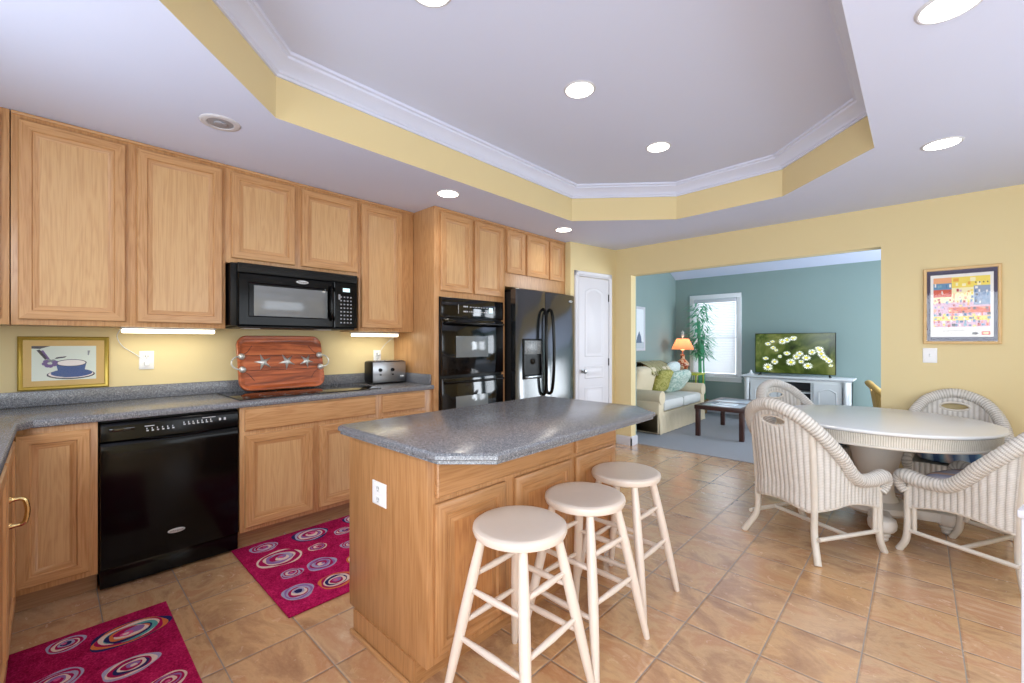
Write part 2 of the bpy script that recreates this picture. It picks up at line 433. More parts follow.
# baseboards
def baseboard(name, O, U, Nn, L, h=.11):
    mb = MB(); O, U, Nn = Vector(O), Vector(U), Vector(Nn)
    pr = [(0, 0), (.014, 0), (.014, h-.02), (.008, h-.006), (.004, h), (0, h)]
    r = [[O+Nn*a+Z*b for a, b in pr], [O+U*L+Nn*a+Z*b for a, b in pr]]
    mb.rings(r, 0, True, True, True); struct(name, mb, M['white'])
baseboard('baseboard_far', (.86, 4.9, 0), (1, 0, 0), (0, -1, 0), .212)
baseboard('baseboard_opening', (1.058, 4.886, 0), (0, 1, 0), (1, 0, 0), .16)
baseboard('baseboard_far_right', (3.393, 4.9, 0), (1, 0, 0), (0, -1, 0), 1.95)
baseboard('baseboard_living_far', (.25, 8.2, 0), (1, 0, 0), (0, -1, 0), 5.1)
baseboard('baseboard_living_left', (.25, 5.04, 0), (0, 1, 0), (1, 0, 0), 3.16)
baseboard('baseboard_right', (5.35, -.8, 0), (0, 1, 0), (-1, 0, 0), 5.7)

# pantry door on the slanted wall
DU = Vector((.14, .78, 0)).normalized(); DN = Vector((DU.y, -DU.x, 0)); DO = Vector((.705, 4.12, 0))
def dp(s, z, n=0): return DO+DU*s+Z*z+DN*n
door = thing('door_1', 'white moulded pantry door', 'door', tuple(DO)); del door['label'], door['category']; door['kind'] = 'structure'
mb = MB(); S0, S1, H = .125, .640, 2.035
mb.panel(dp(S0, .01, .002), DU, Z, DN, S1-S0, H, [(0, 0), (0, .012)])
def dpanel(s0, s1, z0, z1, arch=0):
    n = 12
    def outline(d, dep):
        pts = [dp(s0+d, z0+d, dep), dp(s1-d, z0+d, dep)]
        if arch:
            for k in range(n+1):
                t = k/n; s = s1-d+(s0+d-(s1-d))*t
                pts.append(dp(s, z1-d-arch+arch*sin(pi*t)**.8, dep))
        else: pts += [dp(s1-d, z1-d, dep), dp(s0+d, z1-d, dep)]
        return pts
    mb.rings([outline(0, .0145), outline(.006, .0185), outline(.014, .0185), outline(.024, .0135), outline(.034, .0135), outline(.05, .0185)], 0, True, False, True)
dpanel(S0+.095, S1-.095, 1.10, 1.93, .05); dpanel(S0+.095, S1-.095, .84, .99); dpanel(S0+.095, S1-.095, .20, .74)
build('door_leaf', mb, M['white'], door)
mb = MB()
for s0, s1, z0, z1 in ((.060, .120, 0, 2.115), (.645, .705, 0, 2.115), (.060, .705, 2.05, 2.115)):
    mb.panel(dp(s0, z0, 0), DU, Z, DN, s1-s0, z1-z0, [(0, 0), (0, .014), (.006, .020), (.02, .016), (.028, .012)])
build('door_casing', mb, M['white'], door)
mb = MB()
for z in (1.82, 1.03, .25): mb.panel(dp(.634, z-.045, .012), DU, Z, DN, .012, .09, [(0, 0), (0, .01), (.002, .012)])
build('hinge', mb, M['hinge'], door)
mb = MB(); kb = dp(.185, .93, .012); T = Matrix.Translation(kb) @ DN.to_track_quat('Z', 'Y').to_matrix().to_4x4()
mb.lathe([(.026, 0), (.026, .006), (.010, .010), (.010, .028), (.024, .036), (.028, .048), (.022, .060), (.008, .064)], n=20, T=T)
build('door_knob', mb, M['steel'], door)

# windows
def window(name, axis, a0, a1, z0, z1, pos, inward, casing=.075, mull=True, sill=True):
    """casing, sash with a meeting rail, glass"""
    U = X if axis == 'y' else Y; Nn = Vector((0, inward, 0)) if axis == 'y' else Vector((inward, 0, 0))
    root = thing(name, 'w', 'w'); del root['label'], root['category']; root['kind'] = 'structure'
    def P3(a, z, n): return U*a + Z*z + (Vector((0, pos, 0)) if axis == 'y' else Vector((pos, 0, 0))) + Nn*n
    def bar(mb, b0, b1, c0, c1, n0, n1):
        p = [P3(a, z, n) for n in (n0, n1) for z in (c0, c1) for a in (b0, b1)]
        xs, ys, zs = [q.x for q in p], [q.y for q in p], [q.z for q in p]
        mb.box(min(xs), max(xs), min(ys), max(ys), min(zs), max(zs), 0, .003)
    mb = MB(); c = casing
    bar(mb, a0-c, a0, z0, z1+c, 0, .02); bar(mb, a1, a1+c, z0, z1+c, 0, .02); bar(mb, a0-c, a1+c, z1, z1+c, 0, .022)
    build('window_casing', mb, M['window_white'], root)
    if sill:
        mb = MB(); bar(mb, a0-c-.02, a1+c+.02, z0-.03, z0, -.06, .05); bar(mb, a0-c, a1+c, z0-.09, z0-.03, 0, .015)
        build('window_sill', mb, M['window_white'], root)
    mb = MB(); t = .035
    bar(mb, a0, a0+t, z0, z1, -.10, -.06); bar(mb, a1-t, a1, z0, z1, -.10, -.06)
    bar(mb, a0, a1, z0, z0+t, -.10, -.06); bar(mb, a0, a1, z1-t, z1, -.10, -.06)
    zm = (z0+z1)/2; bar(mb, a0, a1, zm-.02, zm+.02, -.10, -.055)
    if mull:
        am = (a0+a1)/2; bar(mb, am-.02, am+.02, z0, z1, -.10, -.06)
    build('sash', mb, M['window_white'], root)
    mb = MB(); mb.poly([P3(a0, z0, -.085), P3(a1, z0, -.085), P3(a1, z1, -.085), P3(a0, z1, -.085)])
    build('window_pane', mb, M['glass'], root, recalc=False)
    return root
window('window_1', 'y', .60, 1.335, .66, 2.06, 8.2, -1, mull=False)
window('window_2', 'y', 3.9, 5.0, .6, 2.1, 8.2, -1)
window('window_3', 'x', 5.6, 7.8, .6, 2.1, 5.35, -1)
window('window_4', 'x', 1.0, 3.8, .8, 2.1, 5.35, -1)
window('window_5', 'y', 1.1, 2.4, 1.1, 2.1, -.80, 1)
window('window_6', 'y', 3.3, 5.1, 0.0, 2.1, -.80, 1, sill=False)
# blind in the visible window
bl = thing('window_blind', 'white horizontal slat blind hanging in the living room window', 'window blind', (.967, 8.2, .66))
mb = MB(); mb.box(.61, 1.325, 8.15, 8.195, 1.985, 2.05, 0, .004); build('headrail', mb, M['white'], bl)
mb = MB()
for k in range(44):
    z = .74+k*.0285
    mb.poly([(.613, 8.155, z-.013), (1.322, 8.155, z-.013), (1.322, 8.185, z+.014), (.613, 8.185, z+.014)])
slat = N('blind_slat'); slat.set(col=lin((240, 240, 242)), rough=.5, trans=0)
tl = slat.n('ShaderNodeBsdfTranslucent'); tl.inputs[0].default_value = (.85, .87, .9, 1); mx = slat.n('ShaderNodeMixShader'); mx.inputs[0].default_value = .30
slat.l(slat.b.outputs[0], mx.inputs[1]); slat.l(tl.outputs[0], mx.inputs[2]); slat.l(mx.outputs[0], slat.t.nodes['Material Output'].inputs[0])
build('slats', mb, slat.m, bl, recalc=False)
mb = MB(); mb.box(.613, 1.322, 8.155, 8.195, .70, .715, 0, .003); build('bottom_rail', mb, M['white'], bl)
mb = MB(); mb.tube([(.70, 8.15, 1.98), (.70, 8.148, 1.15)], .004, 6); build('tilt_wand', mb, M['white'], bl)

# ------------------------------------------------------------------ kitchen cabinets
DOORP = [(0, 0), (0, .018), (.005, .024), (.046, .024), (.050, .016), (.057, .016), (.072, .005), (.074, .005)]
DRAWP = [(0, 0), (0, .014), (.005, .019), (.014, .0195)]
ISLP = [(0, 0), (0, .013), (.008, .019), (.046, .019), (.052, .010), (.060, .010), (.078, .016), (.084, .017)]
def front(face, plane, a0, a1, z0, z1):
    U, V, Nn = FR(face)
    if face == 'x+': O = Vector((plane, a0, z0))
    elif face == 'y+': O = Vector((a1, plane, z0))
    elif face == 'x-': O = Vector((plane, a1, z0))
    else: O = Vector((a0, plane, z0))
    return O, U, V, Nn
def cabinet(name, label, box, face, doors=(), drawers=(), group=None, toe=0, mats=None, crown=False, dprof=None, cat='cabinet', toe_in=.075):
    x0, x1, y0, y1, z0, z1 = box
    mz, my = mats or (M['oak_z'], M['oak_y'] if face[0] == 'x' else M['oak_x'])
    r = thing(name, label, cat, ((x0+x1)/2, (y0+y1)/2, z0 if not toe else 0), 0, group)
    mb = MB(); mb.box(x0, x1, y0, y1, z0, z1, 0, .0015); build('cabinet_body', mb, [mz], r)
    plane = {'x+': x1, 'x-': x0, 'y+': y1, 'y-': y0}[face]
    for a0, a1, c0, c1 in doors:
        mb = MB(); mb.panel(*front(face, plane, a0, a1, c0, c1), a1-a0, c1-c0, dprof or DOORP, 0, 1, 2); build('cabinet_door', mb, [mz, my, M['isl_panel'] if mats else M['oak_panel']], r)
    for a0, a1, c0, c1 in drawers:
        mb = MB(); mb.panel(*front(face, plane, a0, a1, c0, c1), a1-a0, c1-c0, DRAWP, 0, 0); build('drawer_front', mb, [my], r)
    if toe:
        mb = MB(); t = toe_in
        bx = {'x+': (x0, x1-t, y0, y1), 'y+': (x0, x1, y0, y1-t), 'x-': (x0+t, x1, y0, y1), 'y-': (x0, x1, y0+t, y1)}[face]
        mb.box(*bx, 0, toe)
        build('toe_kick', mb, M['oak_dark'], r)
    if crown:
        mb = MB(); mb.box(x1-.01, x1+.012, y0, y1, z1-.016, z1, 0, .004); build('top_moulding', mb, M['oak_y'], r)
    return r
UG = 'oak wall cabinets over the long counter'
cabinet('wall_cabinet', 'tall oak wall cabinet with two doors above the cup picture and long tube light', (.003, .33, -.135, .785, 1.365, 2.4385), 'x+',
        [(-.111, .294, 1.392, 2.400), (.342, .764, 1.392, 2.400)], group=UG, crown=True)
cabinet('wall_cabinet', 'short oak wall cabinet with two doors directly above the black microwave', (.003, .33, .785, 1.71, 1.80, 2.4385), 'x+',
        [(.814, 1.214, 1.832, 2.400), (1.262, 1.692, 1.832, 2.400)], group=UG, crown=True)
cabinet('wall_cabinet', 'narrow single door oak wall cabinet above the toaster', (.003, .33, 1.71, 2.232, 1.365, 2.4385), 'x+',
        [(1.727, 2.105, 1.392, 2.400)], group=UG, crown=True)
cabinet('wall_cabinet', 'oak wall cabinet in the corner, mostly cut off by the left picture edge', (.003, .335, -.797, -.139, 1.365, 2.4385), 'x+',
        [(-.76, -.17, 1.392, 2.40)], group=UG)
cabinet('oven_cabinet', 'tall oak oven cabinet with two doors over the black double oven', (.003, .63, 2.237, 3.103, .10, 2.4385), 'x+',
        [(2.297, 2.655, 1.72, 2.400), (2.692, 3.062, 1.72, 2.400)], [(2.297, 3.062, .13, .38)], toe=.10, crown=True)
cabinet('refrigerator_cabinet', 'shallow oak cabinet with three small doors above the refrigerator', (.003, .63, 3.105, 4.117, 1.835, 2.4385), 'x+',
        [(3.125, 3.385, 1.97, 2.400), (3.425, 3.785, 1.97, 2.400), (3.815, 4.06, 1.97, 2.400)], crown=True)
BG = 'oak base cabinets under the long counter'
cabinet('base_cabinet', 'oak base cabinet with one door left of the black dishwasher', (.003, .61, -.125, .165, .103, .873), 'x+', [(-.112, .138, .135, .845)], group=BG, toe=.103)
cabinet('base_cabinet', 'wide oak base cabinet with two doors under the cooktop', (.003, .61, .793, 1.73, .103, .873), 'x+',
        [(.818, 1.228, .132, .70), (1.272, 1.70, .132, .70)], [(.818, 1.70, .728, .862)], group=BG, toe=.103)
cabinet('base_cabinet', 'oak base cabinet with drawer and door under the toaster', (.003, .61, 1.731, 2.234, .103, .873), 'x+',
        [(1.755, 2.15, .132, .70)], [(1.755, 2.15, .728, .862)], group=BG, toe=.103)
rc = cabinet('base_cabinet', 'oak base cabinet with a brass door pull at the left picture edge', (.72, 2.85, -.79, -.127, .103, .873), 'y+',
        [(.76, 1.26, .132, .845), (1.30, 1.80, .132, .845), (1.84, 2.34, .132, .845), (2.38, 2.82, .132, .845)], group=BG, toe=.103)
mb = MB()
for zz in (.575, .675):
    mb.lathe([(.014, 0), (.010, .008), (.007, .02), (.007, .034)], n=12, T=Matrix.Translation((1.12, -.108, zz)) @ Matrix.Rotation(-pi/2, 4, 'X'))
mb.tube(bez([(1.12, -.078, .575), (1.12, -.066, .585), (1.12, -.060, .625), (1.12, -.066, .665), (1.12, -.078, .675)], 16), .008, 8)
build('door_pull', mb, M['brass'], rc)

# countertop (L) with backsplash lip
ct = thing('countertop', 'speckled grey laminate counter running along the wall cabinets', 'countertop', (.32, 1.0, .874))
mb = MB()
mb.prism([(0.002, -.797), (2.88, -.797), (2.88, -.10), (.70, -.10), (.637, -.055), (.637, 2.234), (.002, 2.234)],
         [(.012, .874), (.002, .877), (0, .884), (0, .904), (.004, .911), (.012, .914)])
build('counter_slab', mb, M['lam'], ct)
mb = MB(); mb.box(.002, .022, -.79, 2.233, .9145, 1.0, 0, .004); mb.box(.022, .60, 2.215, 2.2335, .9145, 1.0, 0, .004); mb.box(.022, 2.88, -.797, -.777, .9145, 1.0, 0, .004)
build('backsplash_lip', mb, M['lam'], ct)

# island
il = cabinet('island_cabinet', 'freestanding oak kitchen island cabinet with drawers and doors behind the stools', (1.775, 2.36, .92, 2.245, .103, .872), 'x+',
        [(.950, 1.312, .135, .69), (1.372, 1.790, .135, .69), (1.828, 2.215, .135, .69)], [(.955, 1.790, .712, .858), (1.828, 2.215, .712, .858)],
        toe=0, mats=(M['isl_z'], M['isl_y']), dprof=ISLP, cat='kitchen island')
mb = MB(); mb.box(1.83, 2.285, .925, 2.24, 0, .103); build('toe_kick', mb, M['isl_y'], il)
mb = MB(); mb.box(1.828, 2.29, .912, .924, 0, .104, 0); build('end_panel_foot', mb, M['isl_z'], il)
mb = MB(); mb.box(1.815, 2.27, .898, .912, 0, .02, 0, .006); build('shoe_moulding', mb, M['oak_x'], il)['label'] = 'pale oak shoe moulding'
mb = MB(); mb.prism([(1.80, .855), (2.495, .855), (2.645, .995), (2.645, 2.15), (2.48, 2.29), (1.80, 2.29), (1.78, 2.27), (1.78, .875)],
         [(.03, .8725), (.016, .874), (.010, .877), (.010, .888), (.004, .890), (0, .893), (0, .906), (.004, .911), (.012, .914)])
ic = build('island_countertop', mb, M['lam']); tag(ic, 'speckled grey laminate island top with clipped corners', 'countertop')

# outlets and switch
def outlet(label, O, U, Nn, w=.074, h=.118, kind='outlet', cat='wall outlet'):
    O, U, Nn = Vector(O), Vector(U), Vector(Nn)
    r = thing('wall_switch' if kind == 'switch' else 'wall_outlet', label, cat, tuple(O))
    mb = MB(); mb.panel(O-U*w/2-Z*h/2, U, Z, Nn, w, h, [(0, 0), (0, .003), (.004, .0055), (.01, .006)]); build('face_plate', mb, M['window_white'], r)
    if kind == 'outlet':
        for dz in (-.022, .022):
            mb = MB(); mb.panel(O-U*.016+Z*(dz-.014)+Nn*.006, U, Z, Nn, .032, .028, [(0, 0), (.002, .002)]); sk = build('socket', mb, M['white_gloss'], r)
            mb = MB()
            for du in (-.0065, .0065): mb.panel(O+U*(du-.0014)+Z*(dz-.002)+Nn*.0081, U, Z, Nn, .0028, .010, [(0, 0), (0, .0004)])
            mb.panel(O-U*.002+Z*(dz-.010)+Nn*.0081, U, Z, Nn, .004, .004, [(0, 0), (0, .0004)])
            build('slots', mb, M['black_matte'], sk)
    else:
        mb = MB(); mb.panel(O-U*.006-Z*.012+Nn*.006, U, Z, Nn, .012, .024, [(0, 0), (.001, .008), (.004, .010)]); build('toggle', mb, M['white_gloss'], r)
    return r
outlet('white outlet with a plug and cord between cup picture and wooden tray', (.001, .426, 1.160), Y, X)
outlet('white outlet on yellow wall just above the toaster', (.001, 2.062, 1.143), Y, X)
outlet('white outlet on the end panel of the oak island', (2.038, .9195, .658), X, -Y, .105, .095)
outlet('white light switch on yellow wall under the colourful framed poster', (3.711, 4.8995, 1.168), X, -Y, .085, .12, 'switch', 'light switch')

# under-cabinet lights
def ucl(label, y0, y1, z, power, path):
    r = thing('under_cabinet_light', label, 'under-cabinet light', (.2, (y0+y1)/2, z), 0, 'tube lights under the wall cabinets')
    mb = MB(); mb.box(.17, .235, y0, y1, z+.012, z+.024, 0, .003); build('light_housing', mb, M['white'], r)
    mb = MB(); mb.box(.178, .228, y0+.004, y1-.004, z-.012, z+.012, 0, .008); build('light_diffuser', mb, M['tube_on'], r)
    mb = MB(); mb.tube(bez(path, 20), .0028, 6); build('power_cord', mb, M['white_gloss'], r)
    d = bpy.data.lights.new('tube_glow', 'AREA'); d.shape = 'RECTANGLE'; d.size = .05; d.size_y = y1-y0-.03; d.energy = power; d.color = (1, .93, .76)
    o = link(bpy.data.objects.new('tube_glow', d)); o.parent = r; o.location = (0, 0, -.016)
ucl('long lit tube light under the tall two-door cabinet above an outlet', .285, .755, 1.343, .9,
    [(.17, .285, 1.35), (.06, .28, 1.31), (.012, .31, 1.25), (.010, .37, 1.20), (.012, .425, 1.15)])
ucl('short lit tube light under the single-door cabinet above the toaster', 1.715, 2.15, 1.335, .9,
    [(.20, 2.165, 1.35), (.10, 2.19, 1.33), (.02, 2.15, 1.27), (.012, 2.10, 1.21), (.014, 2.065, 1.165)])
def plug(label, loc):
    mb = MB(); x, y, z = loc; mb.box(x, x+.028, y-.013, y+.013, z-.014, z+.014, 0, .005)
    tag(build('power_plug', mb, M['white_gloss']), label, 'plug', 'white cord plugs in the wall outlets')
plug('small white cord plug in the outlet beside the cup picture', (.0095, .426, 1.138))
plug('small white cord plug in the outlet behind the toaster', (.0095, 2.062, 1.165))

# recessed ceiling lights
def can(label, x, y, z, on=True, power=6):
    r = thing('recessed_light', label, 'ceiling light', (x, y, z), 0, 'recessed ceiling lights')
    mb = MB(); mb.lathe([(.060, .0), (.062, -.006), (.082, -.007), (.092, -.003), (.094, 0)] if not on else [(.078, 0), (.079, -.006), (.084, -.007), (.091, -.003), (.093, 0)], (x, y, z), 32, cap=False); build('trim_ring', mb, M['white'], r)
    mb = MB(); mb.lathe([(.061, -.001), (.058, -.004), (.03, -.0055), (.001, -.006)] if not on else [(.0785, -.001), (.076, -.005), (.04, -.008), (.001, -.009)], (x, y, z), 28, cap=False)
    if not on: mb.lathe([(.03, -.004), (.028, -.012), (.008, -.014), (.001, -.014)], (x, y, z), 20, cap=False)
    build('lamp_face', mb, M['lamp_on'] if on else P('unlit_lamp_face', (150, 150, 158), .4), r)
    if on:
        d = bpy.data.lights.new('lamp', 'SPOT'); d.energy = power; d.color = (1, .92, .80); d.spot_size = radians(150); d.spot_blend = .6; d.shadow_soft_size = .05
        o = link(bpy.data.objects.new('lamp', d)); o.parent = r; o.location = (0, 0, -.02)
can('unlit recessed ceiling light above the left wall cabinets', .940, .617, 2.44, False)
can('lit recessed ceiling light in the soffit in front of the oven cabinet', .955, 2.131, 2.44)
can('lit recessed ceiling light in the soffit before the refrigerator', .967, 3.630, 2.44)
can('lit recessed ceiling light in the right soffit nearest the yellow wall', 3.743, 3.574, 2.44)
can('lit recessed ceiling light cut by the top edge in the right soffit', 3.721, 2.124, 2.44)
can('lit recessed light in the raised tray, middle one above the island', 2.19, 2.127, 2.76, power=13)
can('lit recessed light in the raised tray farthest toward the living room', 2.20, 3.162, 2.76, power=13)
can('lit recessed light in the raised tray just at the top picture edge', 2.14, 1.10, 2.76, power=13)

# ------------------------------------------------------------------ appliances
def badge(name, c, U, V, Nn, w, h, parent, m=None):
    mb = MB(); c = Vector(c); r1 = []; 
    rings = []
    for d, k in ((0, 1), (.0015, 1), (.0025, .9)):
        rings.append([c+U*cos(2*pi*j/28)*w*k/2+V*sin(2*pi*j/28)*h*k/2+Nn*d for j in range(28)])
    mb.rings(rings, 0, True, True, True); return build(name, mb, m or P('badge_silver', (206, 207, 210), .3, metal=.2), parent)
# dishwasher
dw = thing('dishwasher', 'black dishwasher built in under the grey counter', 'dishwasher', (.31, .48, 0))
mb = MB(); mb.box(.03, .585, .172, .786, .02, .868, 0, .004); build('tub_body', mb, M['black_matte'], dw)
mb = MB()
pr = [(.170, .585), (.170, .612), (.176, .622), (.24, .630), (.479, .634), (.718, .630), (.782, .622), (.788, .612), (.788, .585)]
rings = []
for z, k in ((.118, -.004), (.124, 0), (.70, 0), (.745, -.001), (.757, -.008), (.760, -.016)):
    rings.append([(x+(k if x > .6 else 0), y, z) for y, x in pr])
mb.rings(rings, 0, True, True, True); build('door_front', mb, M['black'], dw)
mb = MB(); rings = []
for z, k in ((.764, -.004), (.768, 0), (.84, -.004), (.856, -.008), (.862, -.014)):
    rings.append([(x+(k if x > .6 else 0), y, z) for y, x in pr])
mb.rings(rings, 0, True, True, True); cp = build('control_panel', mb, M['black'], dw)
mb = MB(); mb.tube([(.628+.006*sin(pi*t), .33+.30*t, .768-.012*sin(pi*t)) for t in [k/14 for k in range(15)]], .006, 8); build('latch_lip', mb, M['black'], cp)
mb = MB(); mb.box(.626, .6325, .205, .305, .815, .832, 0, .002); build('vent_slot', mb, M['black_glass'], cp)
mb = MB()
for k in range(6): mb.box(.628, .6325, .352+k*.022, .361+k*.022, .800, .806); mb.box(.628, .6325, .352+k*.022, .3555+k*.022, .810, .818)
for k in range(7): mb.box(.628, .6325, .512+k*.021, .522+k*.021, .812, .817); mb.box(.628, .6325, .512+k*.021, .516+k*.021, .820, .830)
for k in range(2): mb.box(.624, .631, .682+k*.024, .692+k*.024, .815, .829)
mb.box(.628, .6325, .345, .385, .826, .829); mb.box(.628, .6315, .60, .665, .838, .841)
build('control_marks', mb, M['mark'], cp)
mb = MB(); mb.box(.50, .603, .172, .786, .012, .112, 0, .003); build('kick_plate', mb, M['black'], dw)
b = badge('logo_badge', (.6335, .480, .232), Y, Z, X, .078, .024, dw)
text('logo_text', 'Whirlpool', (.6362, .480, .232), Y, Z, X, .015, M['black_matte'], b)

# microwave
mw = thing('microwave', 'black over-the-range microwave with grey door window under short cabinet', 'microwave', (.2, 1.23, 1.372))
mb = MB(); mb.box(.004, .385, .80, 1.655, 1.385, 1.797, 0, .004); build('microwave_body', mb, M['black_matte'], mw)
mb = MB()
mb.box(.385, .420, .832, 1.655, 1.735, 1.797, 0, .004)
for k in range(4): mb.box(.418, .4235, .85, 1.64, 1.745+k*.012, 1.751+k*.012, 0, .001)
build('vent_grille', mb, M['black_matte'], mw)
mb = MB(); mb.panel(Vector((.385, .832, 1.385)), Y, Z, X, .630, .348, [(0, 0), (0, .032), (.008, .040), (.060, .041), (.066, .036)]); dr = build('microwave_door', mb, M['black'], mw)
mb = MB(); mb.box(.4205, .4265, .925, 1.415, 1.452, 1.655, 0, .002); build('door_window', mb, M['mw_pane'], dr)['label'] = 'light grey microwave window'
mb = MB(); mb.tube(bez([(.42, 1.440, 1.44), (.448, 1.438, 1.47), (.458, 1.436, 1.56), (.448, 1.438, 1.66), (.42, 1.440, 1.69)], 20), .011, 10); build('door_handle', mb, M['black'], dr)
b = badge('logo_badge', (.4255, 1.235, 1.704), Y, Z, X, .085, .024, dr)
text('logo_text', 'Whirlpool', (.4285, 1.235, 1.704), Y, Z, X, .016, M['black_matte'], b)
mb = MB(); mb.panel(Vector((.385, 1.468, 1.385)), Y, Z, X, .187, .348, [(0, 0), (0, .032), (.006, .038)]); cp = build('control_panel', mb, M['black'], mw)
mb = MB(); mb.box(.4225, .4245, 1.535, 1.59, 1.662, 1.690); build('clock_display', mb, M['display'], cp)
mb = MB()
for r_ in range(8):
    for c_ in range(4):
        mb.box(.4225, .4243, 1.515+c_*.026, 1.527+c_*.026, 1.42+r_*.028, 1.430+r_*.028)
mb.box(.4225, .4243, 1.50, 1.515, 1.60, 1.64)
build('keypad', mb, P('keypad_print', (150, 152, 158), .5), cp)
mb = MB(); mb.box(.02, .40, .84, 1.64, 1.372, 1.386, 0, .003); build('bottom_plate', mb, M['black_matte'], mw)
mb = MB()
for yy in (.95, 1.45): mb.box(.22, .30, yy-.05, yy+.05, 1.368, 1.373)
build('cooktop_lamp_cover', mb, M['white_gloss'], mw)

# cooktop
ck = thing('cooktop', 'flat black glass cooktop set into the long grey counter', 'cooktop', (.33, 1.28, .9145))
mb = MB(); mb.box(.06, .59, .80, 1.765, .9146, .9215, 0, .002); build('glass_top', mb, M['black_glass'], ck)
for cx, cy, r_ in ((.20, 1.03, .105), (.45, 1.03, .08), (.20, 1.50, .08), (.45, 1.48, .105)):
    mb = MB(); mb.lathe([(r_, 0), (r_, .0003), (r_-.004, .0003), (r_-.004, 0)], (cx, cy, .9216), 40, cap=False); build('burner_ring', mb, P('burner_print', (70, 72, 76), .3), ck)

# double oven
ov = thing('double_oven', 'black built-in double wall oven in the tall oak cabinet', 'oven', (.64, 2.67, .42))
mb = MB(); mb.box(.632, .640, 2.285, 3.050, .42, 1.670, 0, .003); build('oven_frame', mb, M['black_matte'], ov)
mb = MB(); mb.box(.640, .668, 2.290, 3.045, 1.490, 1.666, 0, .005); cp = build('control_panel', mb, M['black_glass'], ov)
mb = MB()
for k in range(3):
    for z in (1.545, 1.59): mb.box(.6675, .6690, 2.535+k*.018, 2.546+k*.018, z, z+.012)
for k in range(9): mb.box(.6675, .6690, 2.60+k*.026, 2.612+k*.026, 1.548, 1.556)
for k in range(7): mb.box(.6675, .6690, 2.61+k*.034, 2.628+k*.034, 1.592, 1.598)
mb.box(.6675, .6690, 2.475, 2.478, 1.53, 1.61); mb.box(.6675, .6690, 2.925, 2.928, 1.53, 1.61)
build('control_marks', mb, M['mark'], cp)
mb = MB(); mb.box(.6675, .6692, 2.85, 2.90, 1.55, 1.60); build('clock_display', mb, M['display'], cp)
for z0, z1 in ((.985, 1.478), (.45, .962)):
    mb = MB(); mb.box(.640, .672, 2.292, 3.043, z0, z1, 0, .006); dr = build('oven_door', mb, M['black_glass'], ov)
    zz = z0+.158 if z0 > .6 else z1-.29-.03
    mb = MB(); mb.box(.6715, .6735, 2.445, 2.835, z0+.155, z0+.345, 0, .0006); build('door_window', mb, M['grey_pane'], dr)['label'] = 'grey screened oven window'
    hz = z1-.035
    mb = MB(); mb.tube(bez([(.672, 2.32, hz), (.700, 2.325, hz), (.712, 2.38, hz), (.716, 2.67, hz), (.712, 2.96, hz), (.700, 3.01, hz), (.672, 3.015, hz)], 36), .011, 10)
    build('door_handle', mb, M['black'], dr)

# refrigerator
fr = thing('refrigerator', 'black side-by-side refrigerator with ice dispenser and curved handles', 'refrigerator', (.42, 3.6, 0))
mb = MB(); mb.box(.06, .70, 3.125, 4.09, .03, 1.775, 0, .005); build('refrigerator_body', mb, P('textured_black_steel', (10, 10, 11), .5, bump=.2, bscale=300), fr)
fz = N('gloss_black_door'); fz.set(col=lin((24, 28, 32)), rough=.2, spec=1.0, coat=1.0, coat_rough=.12); fv = fz.coords(); fz.bump(fz.noise(fv, 120, 2), .03, .001)
def fdoor(name, y0, y1):
    mb = MB(); n = 10; pr = [(.705, y0)]
    for k in range(n+1):
        t = k/n; y = y0+(y1-y0)*t; pr.append((.770+.012*(1-(2*t-1)**4)**.5, y))
    pr.append((.705, y1))
    mb.rings([[(x-(.006 if (z < .06 or z > 1.80) and x > .71 else 0), y, z) for x, y in pr] for z in (.055, .062, 1.795, 1.803)], 0, True, True, True)
    return build(name, mb, fz.m, fr)
ld = fdoor('freezer_door', 3.112, 3.568); rd = fdoor('refrigerator_door', 3.576, 4.098)
mb = MB(); mb.box(.08, .74, 3.14, 4.08, 1.776, 1.80, 0, .003); build('hinge_cover', mb, M['black_matte'], fr)
for d_, yy, sgn in ((ld, 3.520, -1), (rd, 3.628, 1)):
    mb = MB(); mb.tube(bez([(.778, yy, .73), (.815, yy, .76), (.832, yy+.006*sgn, .90), (.838, yy+.012*sgn, 1.17), (.832, yy+.006*sgn, 1.45), (.815, yy, 1.59), (.778, yy, 1.62)], 40), .017, 10)
    build('door_handle', mb, M['black'], d_)
mb = MB(); mb.panel(Vector((.780, 3.205, .905)), Y, Z, X, .290, .405, [(0, 0), (0, .010), (.006, .014), (.016, .014), (.018, .006)]); dd = build('ice_dispenser', mb, M['black'], ld)
mb = MB(); mb.panel(Vector((.787, 3.225, 1.155)), Y, Z, X, .250, .135, [(0, 0), (0, .006), (.003, .008)]); build('dispenser_buttons', mb, P('dispenser_panel', (150, 156, 160), .3, var=.5, vscale=60), dd)
mb = MB(); mb.box(.782, .787, 3.23, 3.47, .95, 1.145); mb.lathe([(.03, 0), (.03, .012), (.012, .03), (.002, .034)], n=16, T=Matrix.Translation((.787, 3.35, 1.08)) @ Matrix.Rotation(pi/2, 4, 'Y')); build('dispenser_cavity', mb, M['black_matte'], dd)
mb = MB(); mb.box(.782, .812, 3.225, 3.475, .915, .935, 0, .004); build('drip_tray', mb, M['steel'], dd)
b = badge('logo_badge', (.7855, 4.010, 1.732), Y, Z, X, .07, .024, rd)
text('logo_text', 'Whirlpool', (.7885, 4.010, 1.732), Y, Z, X, .014, M['black_matte'], b)
mb = MB(); mb.lathe([(.008, 0), (.014, .005), (.010, .02), (.003, .024)], (.62, 3.16, 1.804), 12); mb.lathe([(.022, 0), (.024, .004), (.004, .006)], (.62, 3.16, 1.80), 12)

